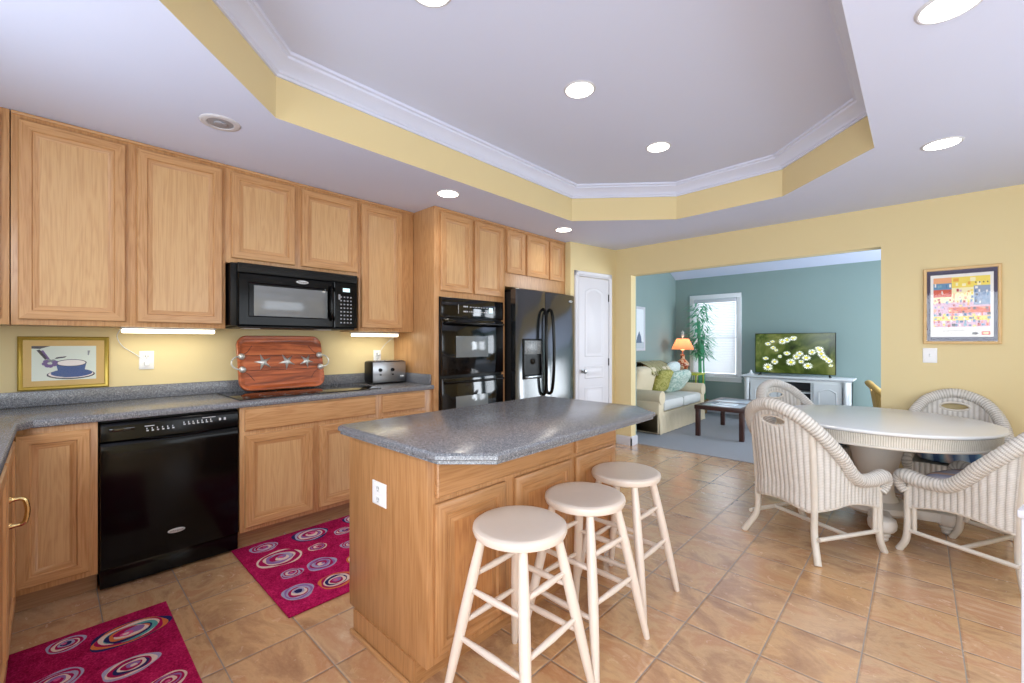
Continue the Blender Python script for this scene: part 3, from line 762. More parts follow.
# ------------------------------------------------------------------ things on the counter
# toaster
to = thing('toaster', 'black and chrome toaster on the counter beside the oven cabinet', 'toaster', (.19, 2.042, .9150), radians(-3))
mb = MB(); mb.box(-.085, .072, -.168, .158, .008, .195, 0, .018); build('toaster_body', mb, M['black_matte'], to, world=False)
mb = MB(); mb.box(.0725, .0785, -.16, .150, .012, .188, 0, .002); fp = build('front_plate', mb, M['steel'], to, world=False)
fp['label'] = 'brushed steel front plate'
mb = MB(); mb.box(-.075, .062, -.14, .13, .1955, .1990, 0, .001)
for xx in (-.035, .022): mb.box(xx-.012, xx+.012, -.115, .115, .1991, .2005)
build('top_plate', mb, M['chrome'], to, world=False)
mb = MB()
for yy in (-.095, .020):
    mb.lathe([(.016, 0), (.014, .014), (.002, .016)], n=14, T=Matrix.Translation((.0785, yy, .12)) @ Matrix.Rotation(pi/2, 4, 'Y'))
    mb.box(.0785, .096, yy-.006, yy+.006, .075, .085, 0, .002)
build('toaster_knob', mb, M['black_matte'], to, world=False)
mb = MB(); mb.box(.0785, .0795, .095, .13, .055, .068); build('brand_plate', mb, M['white_gloss'], to, world=False)
mb = MB()
for a in (-.07, .055):
    for b_ in (-.13, .13): mb.lathe([(.01, 0), (.01, .009)], (a, b_, 0), 10)
build('toaster_foot', mb, M['black_matte'], to, world=False)

# wooden tray with starfish, leaning on the wall
tw = N('acacia_tray'); tv = tw.coords(scale=(14, 1.0, 14)); tn = tw.noise(tv, 1.6, 5, .6, 1.4)
tw.set(col=tw.ramp(tn, [(.28, lin((84, 40, 18))), (.42, lin((150, 72, 34))), (.55, lin((190, 98, 52))), (.75, lin((216, 130, 76)))]), rough=.3, coat=.3, coat_rough=.2)
tr = thing('serving_tray', 'reddish wooden tray with three silver starfish leaning behind the cooktop', 'serving tray', (.15, 1.21, .9222))
tr_l = Matrix.Rotation(radians(-14), 4, 'Y')   # local: y along the wall, z up the tray, x front
def rrect(w, h, r, n=6, d=0):
    pts = []
    for cx, cy, a0 in ((w/2-r, -h/2+r, -pi/2), (w/2-r, h/2-r, 0), (-w/2+r, h/2-r, pi/2), (-w/2+r, -h/2+r, pi)):
        for k in range(n+1):
            a = a0+pi/2*k/n; pts.append((cx+(r-d)*cos(a), cy+(r-d)*sin(a)))
    return pts
TH = .408; TW = .60
def tpt(u, v, d): return tr_l @ Vector((d, u, v+TH/2))
mb = MB()
rings = []
for d, dep in ((.004, 0), (0, .004), (0, .022), (.004, .026), (.014, .026), (.030, .014), (.045, .012)):
    rings.append([tpt(u, v, dep) for u, v in rrect(TW, TH, .07, 8, d)])
mb.rings(rings, 0, True, True, True)
build('tray_board', mb, tw.m, tr, world=False)
mb = MB()
for v in (-.055, .055):
    mb.tube([tpt(u, v, .0125) for u in (-.27, .27)], .0022, 6)
for sx in (-1, 1):
    for sy in (-1, 1): mb.tube([tpt(sx*.27, sy*.055, .0125), tpt(sx*.23, sy*.085, .0125), tpt(sx*.20, sy*.13, .0125)], .0022, 6)
build('carved_groove', mb, P('dark_groove', (80, 34, 16), .5), tr, world=False)
for k, (u, s_) in enumerate(((-.135, 1), (.03, 1), (.175, .9))):
    mb = MB(); n = 10; c0 = tpt(u, .004, .034); pts = []; low = []
    for j in range(n):
        a = pi/2+2*pi*j/n+.25*(k+1); R_ = (.062 if j % 2 == 0 else .019)*s_
        pts.append(tpt(u+R_*cos(a), .004+R_*sin(a), .018 if j % 2 == 0 else .022)); low.append(tpt(u+R_*cos(a), .004+R_*sin(a), .0125))
    i0 = len(mb.v); mb.v += [tuple(p) for p in low+pts]+[tuple(c0)]
    for j in range(n):
        j2 = (j+1) % n; mb.face((i0+j, i0+j2, i0+n+j2, i0+n+j)); mb.face((i0+n+j, i0+n+j2, i0+2*n))
    build('starfish', mb, M['pewter'], tr, world=False, sharp=80)
for sx in (-1, 1):
    mb = MB(); mb.tube([tpt(sx*(.285+.058*sin(pi*t)), .048*cos(pi*t), .034) for t in [k/14 for k in range(15)]], .0055, 8)
    for v in (-.048, .048):
        q = tpt(sx*.275, v, .026); mb.lathe([(.022, -.006), (.024, 0), (.019, .014), (.008, .022), (.001, .023)], n=16, T=Matrix.Translation(q) @ Matrix.Rotation(radians(90-14), 4, 'Y'))
    build('tray_handle', mb, M['pewter'], tr, world=False)

# cup picture
cp_ = thing('framed_picture', 'small gold framed picture of a blue cup above the counter', 'picture', (.003, .06, 1.001))
gold = P('gilt_frame', (176, 150, 62), .32, metal=.5, var=.1, vscale=30)
mb = MB(); mb.panel(Vector((.003, -.125, 1.004)), Y, Z, X, .372, .304, [(0, 0), (0, .014), (.006, .020), (.016, .016), (.020, .010)]); build('picture_frame', mb, gold, cp_)
mb = MB(); mb.panel(Vector((.0125, -.104, 1.025)), Y, Z, X, .330, .262, [(0, 0), (0, .001)]); build('mat_board', mb, P('tan_mat', (206, 172, 110), .7, var=.06), cp_)
PM = [P('print_paper', (214, 226, 220), .6), P('print_blue', (28, 74, 140), .5), P('print_navy', (28, 34, 66), .5), P('print_violet', (104, 80, 150), .5), P('print_cream', (232, 226, 226), .5), P('print_grey', (130, 140, 150), .6)]
mb = MB()
def pq(u, v, d): return Vector((.0142+d*.0005, -.072+u*.262, 1.056+v*.198))
mb.poly([pq(0, 0, 0), pq(1, 0, 0), pq(1, 1, 0), pq(0, 1, 0)], 0)
def ell(cx, cy, rx, ry, d, m, n=28): mb.poly([pq(cx+rx*cos(2*pi*j/n), cy+ry*sin(2*pi*j/n), d) for j in range(n)], m)
ell(.60, .16, .38, .14, 1, 2); ell(.60, .175, .355, .12, 2, 4); ell(.61, .20, .33, .12, 3, 1)
mb.poly([pq(.36+.0*t, .50, 4) for t in (0,)] + [pq(.40, .20, 4), pq(.48, .08, 4), pq(.72, .08, 4), pq(.80, .20, 4), pq(.84, .50, 4)], 1)
ell(.60, .50, .245, .105, 5, 2); ell(.60, .50, .225, .088, 6, 4)
mb.poly([pq(.0, 1, 1), pq(.0, .93, 1), pq(.12, .92, 1), pq(.28, 1, 1)], 2)
for a, b_, c_, d_ in ((.07, .88, .20, .60), (.12, .86, .26, .52), (.22, .58, .40, .50)):
    mb.poly([pq(a, b_, 2), pq(c_, d_, 2), pq(c_+.03, d_+.05, 2), pq(a+.05, b_+.02, 2)], 2 if a < .1 else 3)
for k in range(9): ell(.27+.10*cos(k*2.4)*.8, .50+.08*sin(k*2.4), .045, .05, 7+k % 3, 3 if k % 3 else 5, 8)
mb.poly([pq(.34, .62, 10), pq(.50, .66, 10), pq(.53, .70, 10), pq(.37, .67, 10)], 2)
mb.poly([pq(.86, .72, 3), pq(.88, .72, 3), pq(.90, .86, 3), pq(.86, .86, 3)], 5)
build('cup_print', mb, PM, cp_, recalc=False)
mb = MB(); mb.poly([(.0215, -.104, 1.025), (.0215, .226, 1.025), (.0215, .226, 1.287), (.0215, -.104, 1.287)]); build('picture_glass', mb, M['pic_glass'], cp_, recalc=False)

# ------------------------------------------------------------------ rugs
def rug_mat():
    q = N('hooked_magenta_wool'); v = q.coords(); a = q.noise(v, 130, 3, .7); b = q.noise(v, 14, 3)
    c = q.ramp(q.math('ADD', q.math('MULTIPLY', a, .7), q.math('MULTIPLY', b, .3)), [(.35, lin((120, 10, 56))), (.52, lin((176, 28, 84))), (.68, lin((214, 48, 112)))])
    q.set(col=c, rough=1, spec=.05); q.bump(a, .8, .006); return q.m
RM = rug_mat()
def yarn(name, col): return P(name, col, .95, spec=.1, var=.15, vscale=160, bump=.7, bscale=200)
YM = [yarn('yarn_navy', (44, 42, 96)), yarn('yarn_lilac_grey', (170, 164, 196)), yarn('yarn_cream', (230, 206, 196)), yarn('yarn_orange', (214, 120, 70)), yarn('yarn_pink', (222, 96, 150)), yarn('yarn_violet', (150, 110, 170)), yarn('yarn_magenta', (168, 24, 84)), yarn('yarn_teal', (90, 160, 160))]
def rug(label, x0, x1, y0, y1, ovals):
    r = thing('area_rug', label, 'rug', ((x0+x1)/2, (y0+y1)/2, .001), 0, 'magenta kitchen rugs')
    mb = MB(); mb.prism([(x0, y0), (x1, y0), (x1, y1), (x0, y1)], [(.004, .0012), (0, .004), (0, .009), (.006, .0125)]); rnd = random.Random(5)
    for cx, cy, rx, ry, pal in ovals:
        n = 36; rs = [1.0]; 
        for k, mi in enumerate(pal): 
            r0 = 1-k/(len(pal)); z = .0128+.0004*k
            ox, oy = rnd.uniform(-.05, .05)*k*.3, rnd.uniform(-.05, .05)*k*.3
            pts = []
            for j in range(n):
                a = 2*pi*j/n; wob = 1+.05*sin(3*a+cx*20+k)+.03*sin(5*a+k*2)
                pts.append((cx+rx*(r0*wob*cos(a)+ox), cy+ry*(r0*wob*sin(a)+oy), z))
            mb.rings([[(p[0], p[1], .0115) for p in pts], pts], mi+1, True, False, True)
    build('rug_pile', mb, [RM]+YM, r, recalc=True); return r
A1 = (0, 1, 6, 2, 5, 6, 2, 4, 6, 1); A2 = (3, 2, 0, 2, 6, 5, 6, 2, 4); A3 = (1, 6, 1, 6, 2, 5, 6, 4); A4 = (1, 6, 2, 6, 1, 0, 4); A5 = (2, 6, 5, 6, 2, 6, 4)
rug('magenta rug with swirl ovals in front of the cooktop cabinet', .60, 1.525, .752, 2.25,
    [(.705, .900, .060, .078, A3), (.915, .920, .102, .120, (2, 6, 6, 2, 5, 1, 6, 2, 5, 4)), (1.14, .905, .050, .058, A3), (1.35, .860, .074, .074, (1, 5, 1, 6, 2, 1, 0, 0)), (.728, 1.17, .095, .11, (0, 1, 6, 2, 5, 6, 2, 4, 6)),
     (.936, 1.13, .045, .055, A5), (1.156, 1.06, .072, .08, (1, 5, 6, 1, 5, 6, 2, 5)), (1.385, 1.04, .076, .09, (3, 6, 2, 0, 2, 6, 5, 4)), (.832, 1.35, .05, .07, A4), (1.046, 1.29, .05, .065, A3), (.70, 1.50, .08, .09, A1), (1.25, 1.27, .08, .10, A2),
     (.95, 1.55, .1, .11, A5), (1.30, 1.62, .09, .1, A3), (.75, 1.85, .1, .1, A2), (1.1, 1.9, .09, .1, A1)])
rug('magenta rug with swirl ovals at the bottom left picture corner', .955, 2.45, -.115, .388,
    [(1.135, .240, .092, .135, (0, 3, 6, 2, 7, 0, 3, 2, 6, 5, 4, 2)), (1.40, .215, .062, .088, (1, 2, 6, 0, 2, 6, 5, 2)), (1.60, .300, .05, .060, A5), (1.04, .045, .055, .06, A4), (1.30, .01, .07, .08, A3), (1.62, .08, .09, .1, A1), (1.95, .2, .1, .11, A2), (2.25, .1, .09, .1, A5)])

# ------------------------------------------------------------------ stools
def make_stool(mat):
    r = thing('bar_stool', 's', 'stool')
    mb = MB(); R_ = .172
    mb.lathe([(.001, .580), (.10, .580), (.150, .582), (.167, .590), (R_, .604), (.170, .615), (.162, .621), (.150, .6215), (.10, .618), (.001, .6165)], n=48, cap=False); build('seat', mb, mat, r, world=False)
    F = .190; Tt = .095
    def leg(sx, sy, z): t = z/.585; return Vector((sx*(F+(Tt-F)*t), sy*(F+(Tt-F)*t), z))
    for sx in (-1, 1):
        for sy in (-1, 1):
            zs = [0, .02, .15, .30, .45, .59]; rs = [.0125, .014, .018, .0205, .0195, .015]
            mb = MB(); mb.tube([leg(sx, sy, z) for z in zs], rs, 14); build('leg', mb, mat, r, world=False)
    for a, b_, lv in (((-1, -1), (1, -1), (.215, .385)), ((-1, 1), (1, 1), (.215, .385)), ((-1, -1), (-1, 1), (.265, .435)), ((1, -1), (1, 1), (.265, .435))):
        for z in lv:
            p, q = leg(*a, z), leg(*b_, z); mb = MB()
            mb.tube([p.lerp(q, t) for t in (0, .12, .5, .88, 1)], [.0075, .0095, .0125, .0095, .0075], 10); build('rung', mb, mat, r, world=False)
    return r
st = make_stool(M['stool']); SG = 'cream stools along the island'
for k, (x, y, rz, lb) in enumerate(((2.584, 1.168, .03, 'round cream wooden stool nearest the camera at the clipped island corner'), (2.590, 1.578, -.04, 'round cream wooden stool standing between the other two at the island'), (2.552, 2.008, .02, 'round cream wooden stool at the end of the island closest to the living room'))):
    o = st if k == 0 else copy_tree(st)
    o.location = (x, y, 0.001); o.rotation_euler = (0, 0, rz); o['label'] = lb; o['category'] = 'stool'; o['group'] = SG
    if k == 2:
        for ch in o.children:
            if ch.name.startswith('leg'): pass

# ------------------------------------------------------------------ dining table
dt = thing('dining_table', 'round white pedestal dining table with woven apron, among the wicker chairs', 'table', (3.42, 4.03, 0))
mb = MB(); mb.lathe([(.001, .712), (.60, .712), (.618, .714), (.631, .722), (.633, .730), (.626, .738), (.614, .740), (.001, .740)], n=96, cap=False); build('tabletop', mb, M['table_top'], dt, world=False)
mb = MB(); mb.lathe([(.555, .712), (.612, .712), (.606, .68), (.604, .640), (.596, .640), (.560, .64)], n=96, cap=False); build('table_apron', mb, M['wicker_apron'], dt, world=False, uv=True)
mb = MB(); mb.tube([(.607*cos(2*pi*j/80), .607*sin(2*pi*j/80), .640) for j in range(80)], .009, 8, closed=True); build('apron_edging', mb, M['rattan'], dt, world=False)
mb = MB(); mb.lathe([(.001, .10), (.20, .10), (.215, .12), (.20, .15), (.125, .17), (.105, .20), (.100, .26), (.112, .36), (.135, .46), (.158, .54), (.165, .60), (.150, .65), (.16, .68), (.20, .71), (.001, .711)], n=48, cap=False); build('pedestal_column', mb, M['pedestal'], dt, world=False)
mb = MB()
for k in range(4):
    a = radians(-82+90*k); T = Matrix.Rotation(a, 4, 'Z')
    mb.box(.10, .36, -.06, .06, .075, .145, 0, .02, T=T)
build('pedestal_base', mb, M['pedestal'], dt, world=False)
for k in range(4):
    a = radians(-82+90*k); mb = MB(); c = (.37*cos(a), .37*sin(a), 0)
    mb.lathe([(.022, 0), (.030, .006), (.034, .018), (.030, .028), (.040, .034), (.044, .046), (.038, .056), (.058, .066), (.072, .085), (.076, .115), (.070, .142), (.05, .156), (.001, .160)], c, 28, cap=True); build('pedestal_foot', mb, M['pedestal'], dt, world=False)

# ------------------------------------------------------------------ wicker armchairs
def make_chair(name='wicker_armchair', mw=None, mr=None, mp=None):
    mw, mr, mp = mw or M['wicker'], mr or M['wicker_roll'], mp or M['rattan']
    r = thing(name, 'c', 'chair')
    HW, YF, YB, RC = .255, .245, -.245, .17     # half width, arm front, back, corner radius
    # plan curve from right arm front round the back to left arm front
    seg1 = YF-(YB+RC); arc = RC*pi/2; seg2 = 2*(HW-RC); L = 2*seg1+2*arc+seg2
    def plan(s):
        if s < seg1: return Vector((HW, YF-s)), Vector((1, 0))
        s -= seg1
        if s < arc: a = s/RC; return Vector((HW-RC+RC*cos(a), YB+RC-RC*sin(a))), Vector((cos(a), -sin(a)))
        s -= arc
        if s < seg2: return Vector((HW-RC-s, YB)), Vector((0, -1))
        s -= seg2
        if s < arc: a = s/RC; return Vector((-HW+RC-RC*sin(a), YB+RC-RC*cos(a))), Vector((-sin(a), -cos(a)))
        s -= arc
        return Vector((-HW, YB+RC+s)), Vector((-1, 0))
    def top(s):
        t = abs(2*s/L-1)              # 0 back centre .. 1 arm front
        if t < .24: return .875-.060*(t/.24)**2
        if t < .76:
            q = (t-.24)/.52; q = q*q*(3-2*q)*.45+(1-(1-q)**1.7)*.55; return .815+(.440-.815)*q
        q = (t-.76)/.24; return .440-.008*sin(pi*q)+.010*q
    def bot(s):
        t = abs(2*s/L-1)
        if t < .27: return .275+.03*cos(pi*t/.54)
        return .275+.05*sin(pi*min(1, (t-.27)/.73))**1.0
    def P3(s, z):
        p, nrm = plan(s); t = abs(2*s/L-1)
        fl = max(0, z-.40)
        back = max(0, 1-t/.5)
        out = nrm*(fl*.035)
        return Vector((p.x+out.x, p.y+out.y-fl*.11*back**.7, z))
    NU, NV = 240, 34
    def hole(s, z):
        u = s-L/2; return (u/.085)**2+((z-.790)/.028)**2 < 1
    mb = MB(); idx = {}
    for a in range(NU+1):
        s = L*a/NU; z0, z1 = bot(s), top(s); rib = .0035*abs(sin(pi*s/.030))
        _, nrm = plan(s)
        for b in range(NV+1):
            z = z0+(z1-z0)*b/NV; p = P3(s, z); p.x += nrm.x*rib; p.y += nrm.y*rib
            idx[a, b] = len(mb.v); mb.v.append(tuple(p))
    for a in range(NU):
        for b in range(NV):
            s = L*(a+.5)/NU; z0, z1 = bot(s), top(s); zc = z0+(z1-z0)*(b+.5)/NV
            if hole(s, zc): continue
            def uvc(i, j):
                ss = L*i/NU; return (ss, bot(ss)+(top(ss)-bot(ss))*j/NV)
            mb.face((idx[a, b], idx[a+1, b], idx[a+1, b+1], idx[a, b+1]), 0, [uvc(a, b), uvc(a+1, b), uvc(a+1, b+1), uvc(a, b+1)])
    sh = build('woven_shell', mb, mw, r, world=False, recalc=False, sharp=180, uv=True)
    so = sh.modifiers.new('thickness', 'SOLIDIFY'); so.thickness = .012; so.offset = 0
    # braided rolled edge
    pts = []
    for a in range(0, 261):
        s = L*a/260; z = top(s); p = P3(s, z); _, nrm = plan(s); pts.append(Vector((p.x+nrm.x*.012, p.y+nrm.y*.012, z+.018)))
    tail0 = bez([pts[0], pts[0]+Vector((0, .026, -.006)), pts[0]+Vector((-.002, .042, -.034)), pts[0]+Vector((-.006, .034, -.072)), pts[0]+Vector((-.010, .012, -.100))], 24)[::-1]
    tail1 = bez([pts[-1], pts[-1]+Vector((0, .026, -.006)), pts[-1]+Vector((.002, .042, -.034)), pts[-1]+Vector((.006, .034, -.072)), pts[-1]+Vector((.010, .012, -.100))], 24)
    full = tail0[:-1]+pts+tail1[1:]; n = len(full)
    # resample for the braid relief
    d = [0]
    for k in range(1, n): d.append(d[-1]+(full[k]-full[k-1]).length)
    NR = 420; rs_, pp = [], []; j = 0
    for k in range(NR+1):
        t = d[-1]*k/NR
        while j < n-2 and d[j+1] < t: j += 1
        f = (t-d[j])/max(1e-6, d[j+1]-d[j]); pp.append(full[j].lerp(full[j+1], min(1, f)))
        e = min(t, d[-1]-t); base = .037 if e > .13 else .024+.013*(e/.13)
        base += .005*math.exp(-((e-.16)/.07)**2)
        rs_.append(base)
    mb = MB(); mb.tube(pp, rs_, 18, rfun=lambda s, th: 1+.035*abs(sin(pi*s/.018+th*.5))-.015+.04*abs(sin(8*th+s*90)))
    build('braided_edge', mb, mr, r, world=False, uv=True, sharp=180)
    # rim of the hand hole
    mb = MB(); mb.tube([P3(L/2+.088*cos(q), .790+.031*sin(q)) for q in [2*pi*k/40 for k in range(40)]], .0085, 8, closed=True)
    build('hand_hole_rim', mb, mp, r, world=False)
    # inner arch line on the back and bottom binding
    mb = MB(); mb.tube([P3(L*a/120, bot(L*a/120)) for a in range(121)], .009, 8)
    ya = YF
    mb.tube([(HW-(2*HW)*k/24, YF, .275+.03*sin(pi*k/24)) for k in range(25)], .009, 8)
    build('lower_binding', mb, mp, r, world=False)
    # front apron under the seat and woven seat deck
    mb = MB(); nu = 90
    for a in range(nu):
        x0, x1 = HW-2*HW*a/nu, HW-2*HW*(a+1)/nu
        b0, b1 = .275+.03*sin(pi*a/nu), .275+.03*sin(pi*(a+1)/nu)
        y0 = YF+.0035*abs(sin(pi*(a*2*HW/nu)/.030)); y1 = YF+.0035*abs(sin(pi*((a+1)*2*HW/nu)/.030))
        mb.poly([(x0, y0, b0), (x1, y1, b1), (x1, y1, .418), (x0, y0, .418)], 0, [(a*2*HW/nu, b0), ((a+1)*2*HW/nu, b1), ((a+1)*2*HW/nu, .418), (a*2*HW/nu, .418)])
    build('front_apron', mb, mw, r, world=False, recalc=False, uv=True)
    mb = MB(); mb.prism([(plan(L*k/60)[0].x*.965, plan(L*k/60)[0].y*.97) for k in range(60, -1, -1)], [(.004, .385), (0, .389), (0, .401), (.004, .405)]); build('seat', mb, mp, r, world=False)
    # legs: posts wrapped into the shell, curved out at the feet
    for sx in (-1, 1):
        mb = MB(); pts = bez([(sx*(HW-.004), YF+.004, .40), (sx*(HW-.004), YF+.006, .28), (sx*(HW-.002), YF+.004, .16), (sx*(HW), YF+.014, .07), (sx*HW, YF+.050, .0)], 20)
        mb.tube(pts, .019, 12); mb.tube([(sx*(HW-.004), YF-.028, .30), (sx*(HW-.004), YF-.028, .13)], .013, 10); build('leg', mb, mp, r, world=False)
        mb = MB(); xx, yy = sx*(HW-.045), YB+.045
        scn = (seg1+arc*.55) if sx > 0 else L-(seg1+arc*.55)
        def pq_(z): q = P3(scn, z); return (q.x, q.y, z)
        e_ = pq_(.28); pts = bez([pq_(top(scn)-.01), pq_(.62), pq_(.48), pq_(.36), e_, (e_[0]+sx*.004, e_[1]-.004, .14), (sx*(HW+.003), YB-.012, 0)], 36)
        mb.tube(pts, .019, 12); build('leg', mb, mp, r, world=False)
        mb = MB(); mb.tube([(sx*HW, YF+.006, .135), (sx*(HW-.018), YB+.022, .135)], .0125, 10); build('stretcher', mb, mp, r, world=False)
    mb = MB(); mb.tube([(HW-.01, 0, .135), (-HW+.01, 0, .135)], .0125, 10); build('stretcher', mb, mp, r, world=False)
    return r
chair = make_chair(); CG = 'wicker armchairs around the round table'
def cushion(label, x, y, rz, cols, fluffy=1.0):
    q = N('cushion_fabric'); tcv = q.coords(scale=(1, 1, 1)); sp = q.n('ShaderNodeSeparateXYZ'); q.l(tcv, sp.inputs[0])
    wob = q.noise(tcv, 5, 2)
    f = q.math('FRACT', q.math('ADD', q.math('MULTIPLY', sp.outputs[0], 5.5), q.math('MULTIPLY', wob, .7)))
    st_ = [(k/len(cols), lin(c)) for k, c in enumerate(cols)]
    ramp = q.ramp(f, st_); q.set(col=ramp, rough=.85, spec=.2); q.bump(q.noise(tcv, 320, 2), .3, .002)
    mb = MB(); n = 28; rings = []
    W_, D_, H_ = .225, .215, .042
    for k in range(13):
        ph = -pi/2+pi*k/12; rr = max(.02, cos(ph))**.35; z = sin(ph)*H_*(1 if ph > 0 else .85)
        ring = []
        for j in range(n*2):
            a = 2*pi*j/(n*2); ca, sa = cos(a), sin(a)
            e = .42; px = math.copysign(abs(ca)**e, ca)*W_*rr; py = math.copysign(abs(sa)**e, sa)*D_*rr
            if k > 6: z2 = z*(1-.10*((px/W_)**2+(py/D_)**2))
            else: z2 = z
            ring.append((px, py+.012, .452+z2*fluffy*1.25))
        rings.append(ring)
    mb.rings(rings, 0, True, True, True)
    o = build('seat_cushion', mb, q.m, sharp=80); o.location = (x, y, 0.002); o.rotation_euler = (0, 0, rz)
    tag(o, label, 'cushion', 'cushions on the wicker chairs'); return o
BLUES = [(96, 126, 160), (170, 184, 200), (78, 104, 140), (196, 176, 168), (110, 150, 176), (60, 84, 122)]
SOFT = [(158, 166, 190), (186, 180, 186), (140, 150, 178), (196, 160, 130), (168, 172, 190)]
chairs = [(3.125, 3.335, radians(-29), 'wicker armchair with its woven back to the camera, nearest the stools', SOFT, 'muted striped cushion on the wicker chair nearest the stools'),
          (2.93, 4.42, radians(-122), 'wicker armchair behind the nearest one, its arch before the coffee table and white cabinet', BLUES, 'blue patterned cushion on the wicker chair at the living room side'),
          (3.935, 3.665, radians(61), 'wicker armchair seen in profile, cut off by the right picture edge', SOFT, 'blue grey cushion with rust stripe on the wicker chair seen in profile'),
          (3.838, 4.520, radians(178), 'wicker armchair facing the camera across the table by the yellow wall', BLUES, 'blue patterned cushion on the wicker chair by the yellow wall')]
for k, (x, y, rz, lb, cc, cl) in enumerate(chairs):
    o = chair if k == 0 else copy_tree(chair)
    o.location = (x, y, .001); o.rotation_euler = (0, 0, rz); o.scale = (.94, .98, .98) if k == 3 else (1, 1, 1); o['label'] = lb; o['category'] = 'chair'; o['group'] = CG
    cushion(cl, x, y, rz, cc).scale = (.92, .92, 1) if k == 3 else (1, 1, 1)

# ------------------------------------------------------------------ white side table at the right edge
sd = thing('side_table', 'white painted side table cut off at the lower right corner', 'side table', (3.862, 2.02, 0), radians(-14))
mb = MB(); mb.box(0, .5, -.02, .40, .745, .77, 0, .006); build('tabletop', mb, M['white'], sd, world=False)
mb = MB(); mb.box(.012, .488, -.008, .388, .67, .745, 0, .003); build('table_apron', mb, M['white'], sd, world=False)
for a in (.008, .462):
    for b_ in (-.012, .362): mb = MB(); mb.box(a, a+.032, b_, b_+.032, 0, .745, 0, .004); build('leg', mb, M['white'], sd, world=False)

# ------------------------------------------------------------------ framed poster on the far wall
po = thing('framed_poster', 'colourful city poster in a light wood frame on the yellow wall', 'picture', (3.89, 4.897, 1.26))
PX0, PX1, PZ0, PZ1 = 3.672, 4.10, 1.262, 1.868
mb = MB(); mb.panel(Vector((PX0, 4.897, PZ0)), X, Z, -Y, PX1-PX0, PZ1-PZ0, [(0, 0), (0, .018), (.004, .022), (.018, .020), (.022, .012)])
build('picture_frame', mb, P('light_wood_frame', (214, 176, 116), .4, var=.06, vscale=20), po)
mb = MB(); mb.panel(Vector((PX0+.02, 4.8848, PZ0+.022)), X, Z, -Y, PX1-PX0-.04, PZ1-PZ0-.044, [(0, 0), (0, .0006)]); build('mat_board', mb, P('plum_mat', (58, 50, 78), .6), po)
cols = [(238, 236, 232), (240, 170, 120), (92, 140, 180), (214, 86, 56), (244, 220, 96), (236, 170, 60), (220, 180, 200), (140, 160, 190), (70, 110, 160), (190, 60, 70), (120, 170, 190), (250, 240, 190), (60, 50, 60), (236, 110, 60)]
PC = [P('poster_ink_%d' % k, c, .55, var=.05) for k, c in enumerate(cols)]
mb = MB(); SX0, SX1, SZ0, SZ1 = PX0+.042, PX1-.042, PZ0+.055, PZ1-.055
def pp_(u, v, d): return (SX0+u*(SX1-SX0), 4.8838-d*.0005, SZ0+v*(SZ1-SZ0))
def pr_(u0, u1, v0, v1, d, m): mb.poly([pp_(u0, v0, d), pp_(u1, v0, d), pp_(u1, v1, d), pp_(u0, v1, d)], m)
pr_(0, 1, 0, 1, 0, 0)
rn = random.Random(11)
pr_(.05, .35, .86, .95, 1, 1); pr_(.05, .35, .76, .86, 1, 2); pr_(.05, .35, .64, .76, 1, 3); pr_(.35, .95, .78, .95, 1, 4); pr_(.70, .95, .50, .80, 2, 7); pr_(.35, .70, .55, .78, 1, 11)
pr_(.05, .95, .16, .55, 1, 6); pr_(.05, .35, .55, .64, 2, 11); pr_(.30, .95, .38, .47, 2, 13); pr_(.05, .95, .26, .33, 2, 4)
def fill(u0, u1, v0, v1, nu, nv, ms, d=3, dens=.75):
    for a in range(nu):
        for b_ in range(nv):
            if rn.random() < dens:
                x = u0+(u1-u0)*(a+rn.random()*.4)/nu; z = v0+(v1-v0)*(b_+rn.random()*.4)/nv
                pr_(x, x+(u1-u0)/nu*rn.uniform(.3, .8), z, z+(v1-v0)/nv*rn.uniform(.4, .85), d, rn.choice(ms))
fill(.06, .34, .77, .86, 6, 1, (8, 10, 0)); fill(.06, .34, .65, .75, 5, 1, (9, 0, 3, 1)); fill(.37, .94, .80, .94, 5, 2, (5, 4, 11), dens=.5)
fill(.71, .94, .52, .80, 4, 5, (2, 8, 7, 12, 0)); fill(.36, .70, .48, .76, 6, 5, (6, 1, 5, 7, 9, 4)); fill(.30, .95, .38, .47, 9, 2, (3, 12, 5, 9, 1)); fill(.05, .95, .16, .38, 13, 4, (2, 4, 8, 10, 9, 8, 13, 5, 12, 0), dens=.9); fill(.05, .35, .40, .62, 5, 4, (6, 1, 11, 7, 9))
for k in range(4): pr_(.72+k*.06, .74+k*.06, .84, .86, 4, 12)
n = 20; mb.poly([pp_(.72+.05*cos(2*pi*j/n), .055+.02*sin(2*pi*j/n), 4) for j in range(n)], 12); pr_(.82, .95, .03, .085, 4, 3); pr_(.845, .925, .045, .07, 5, 11); pr_(.20, .55, .095, .10, 4, 12)
build('poster_print', mb, PC, po, recalc=False)
mb = MB(); mb.poly([(PX0+.02, 4.8785, PZ0+.02), (PX1-.02, 4.8785, PZ0+.02), (PX1-.02, 4.8785, PZ1-.02), (PX0+.02, 4.8785, PZ1-.02)]); build('picture_glass', mb, M['pic_glass'], po, recalc=False)

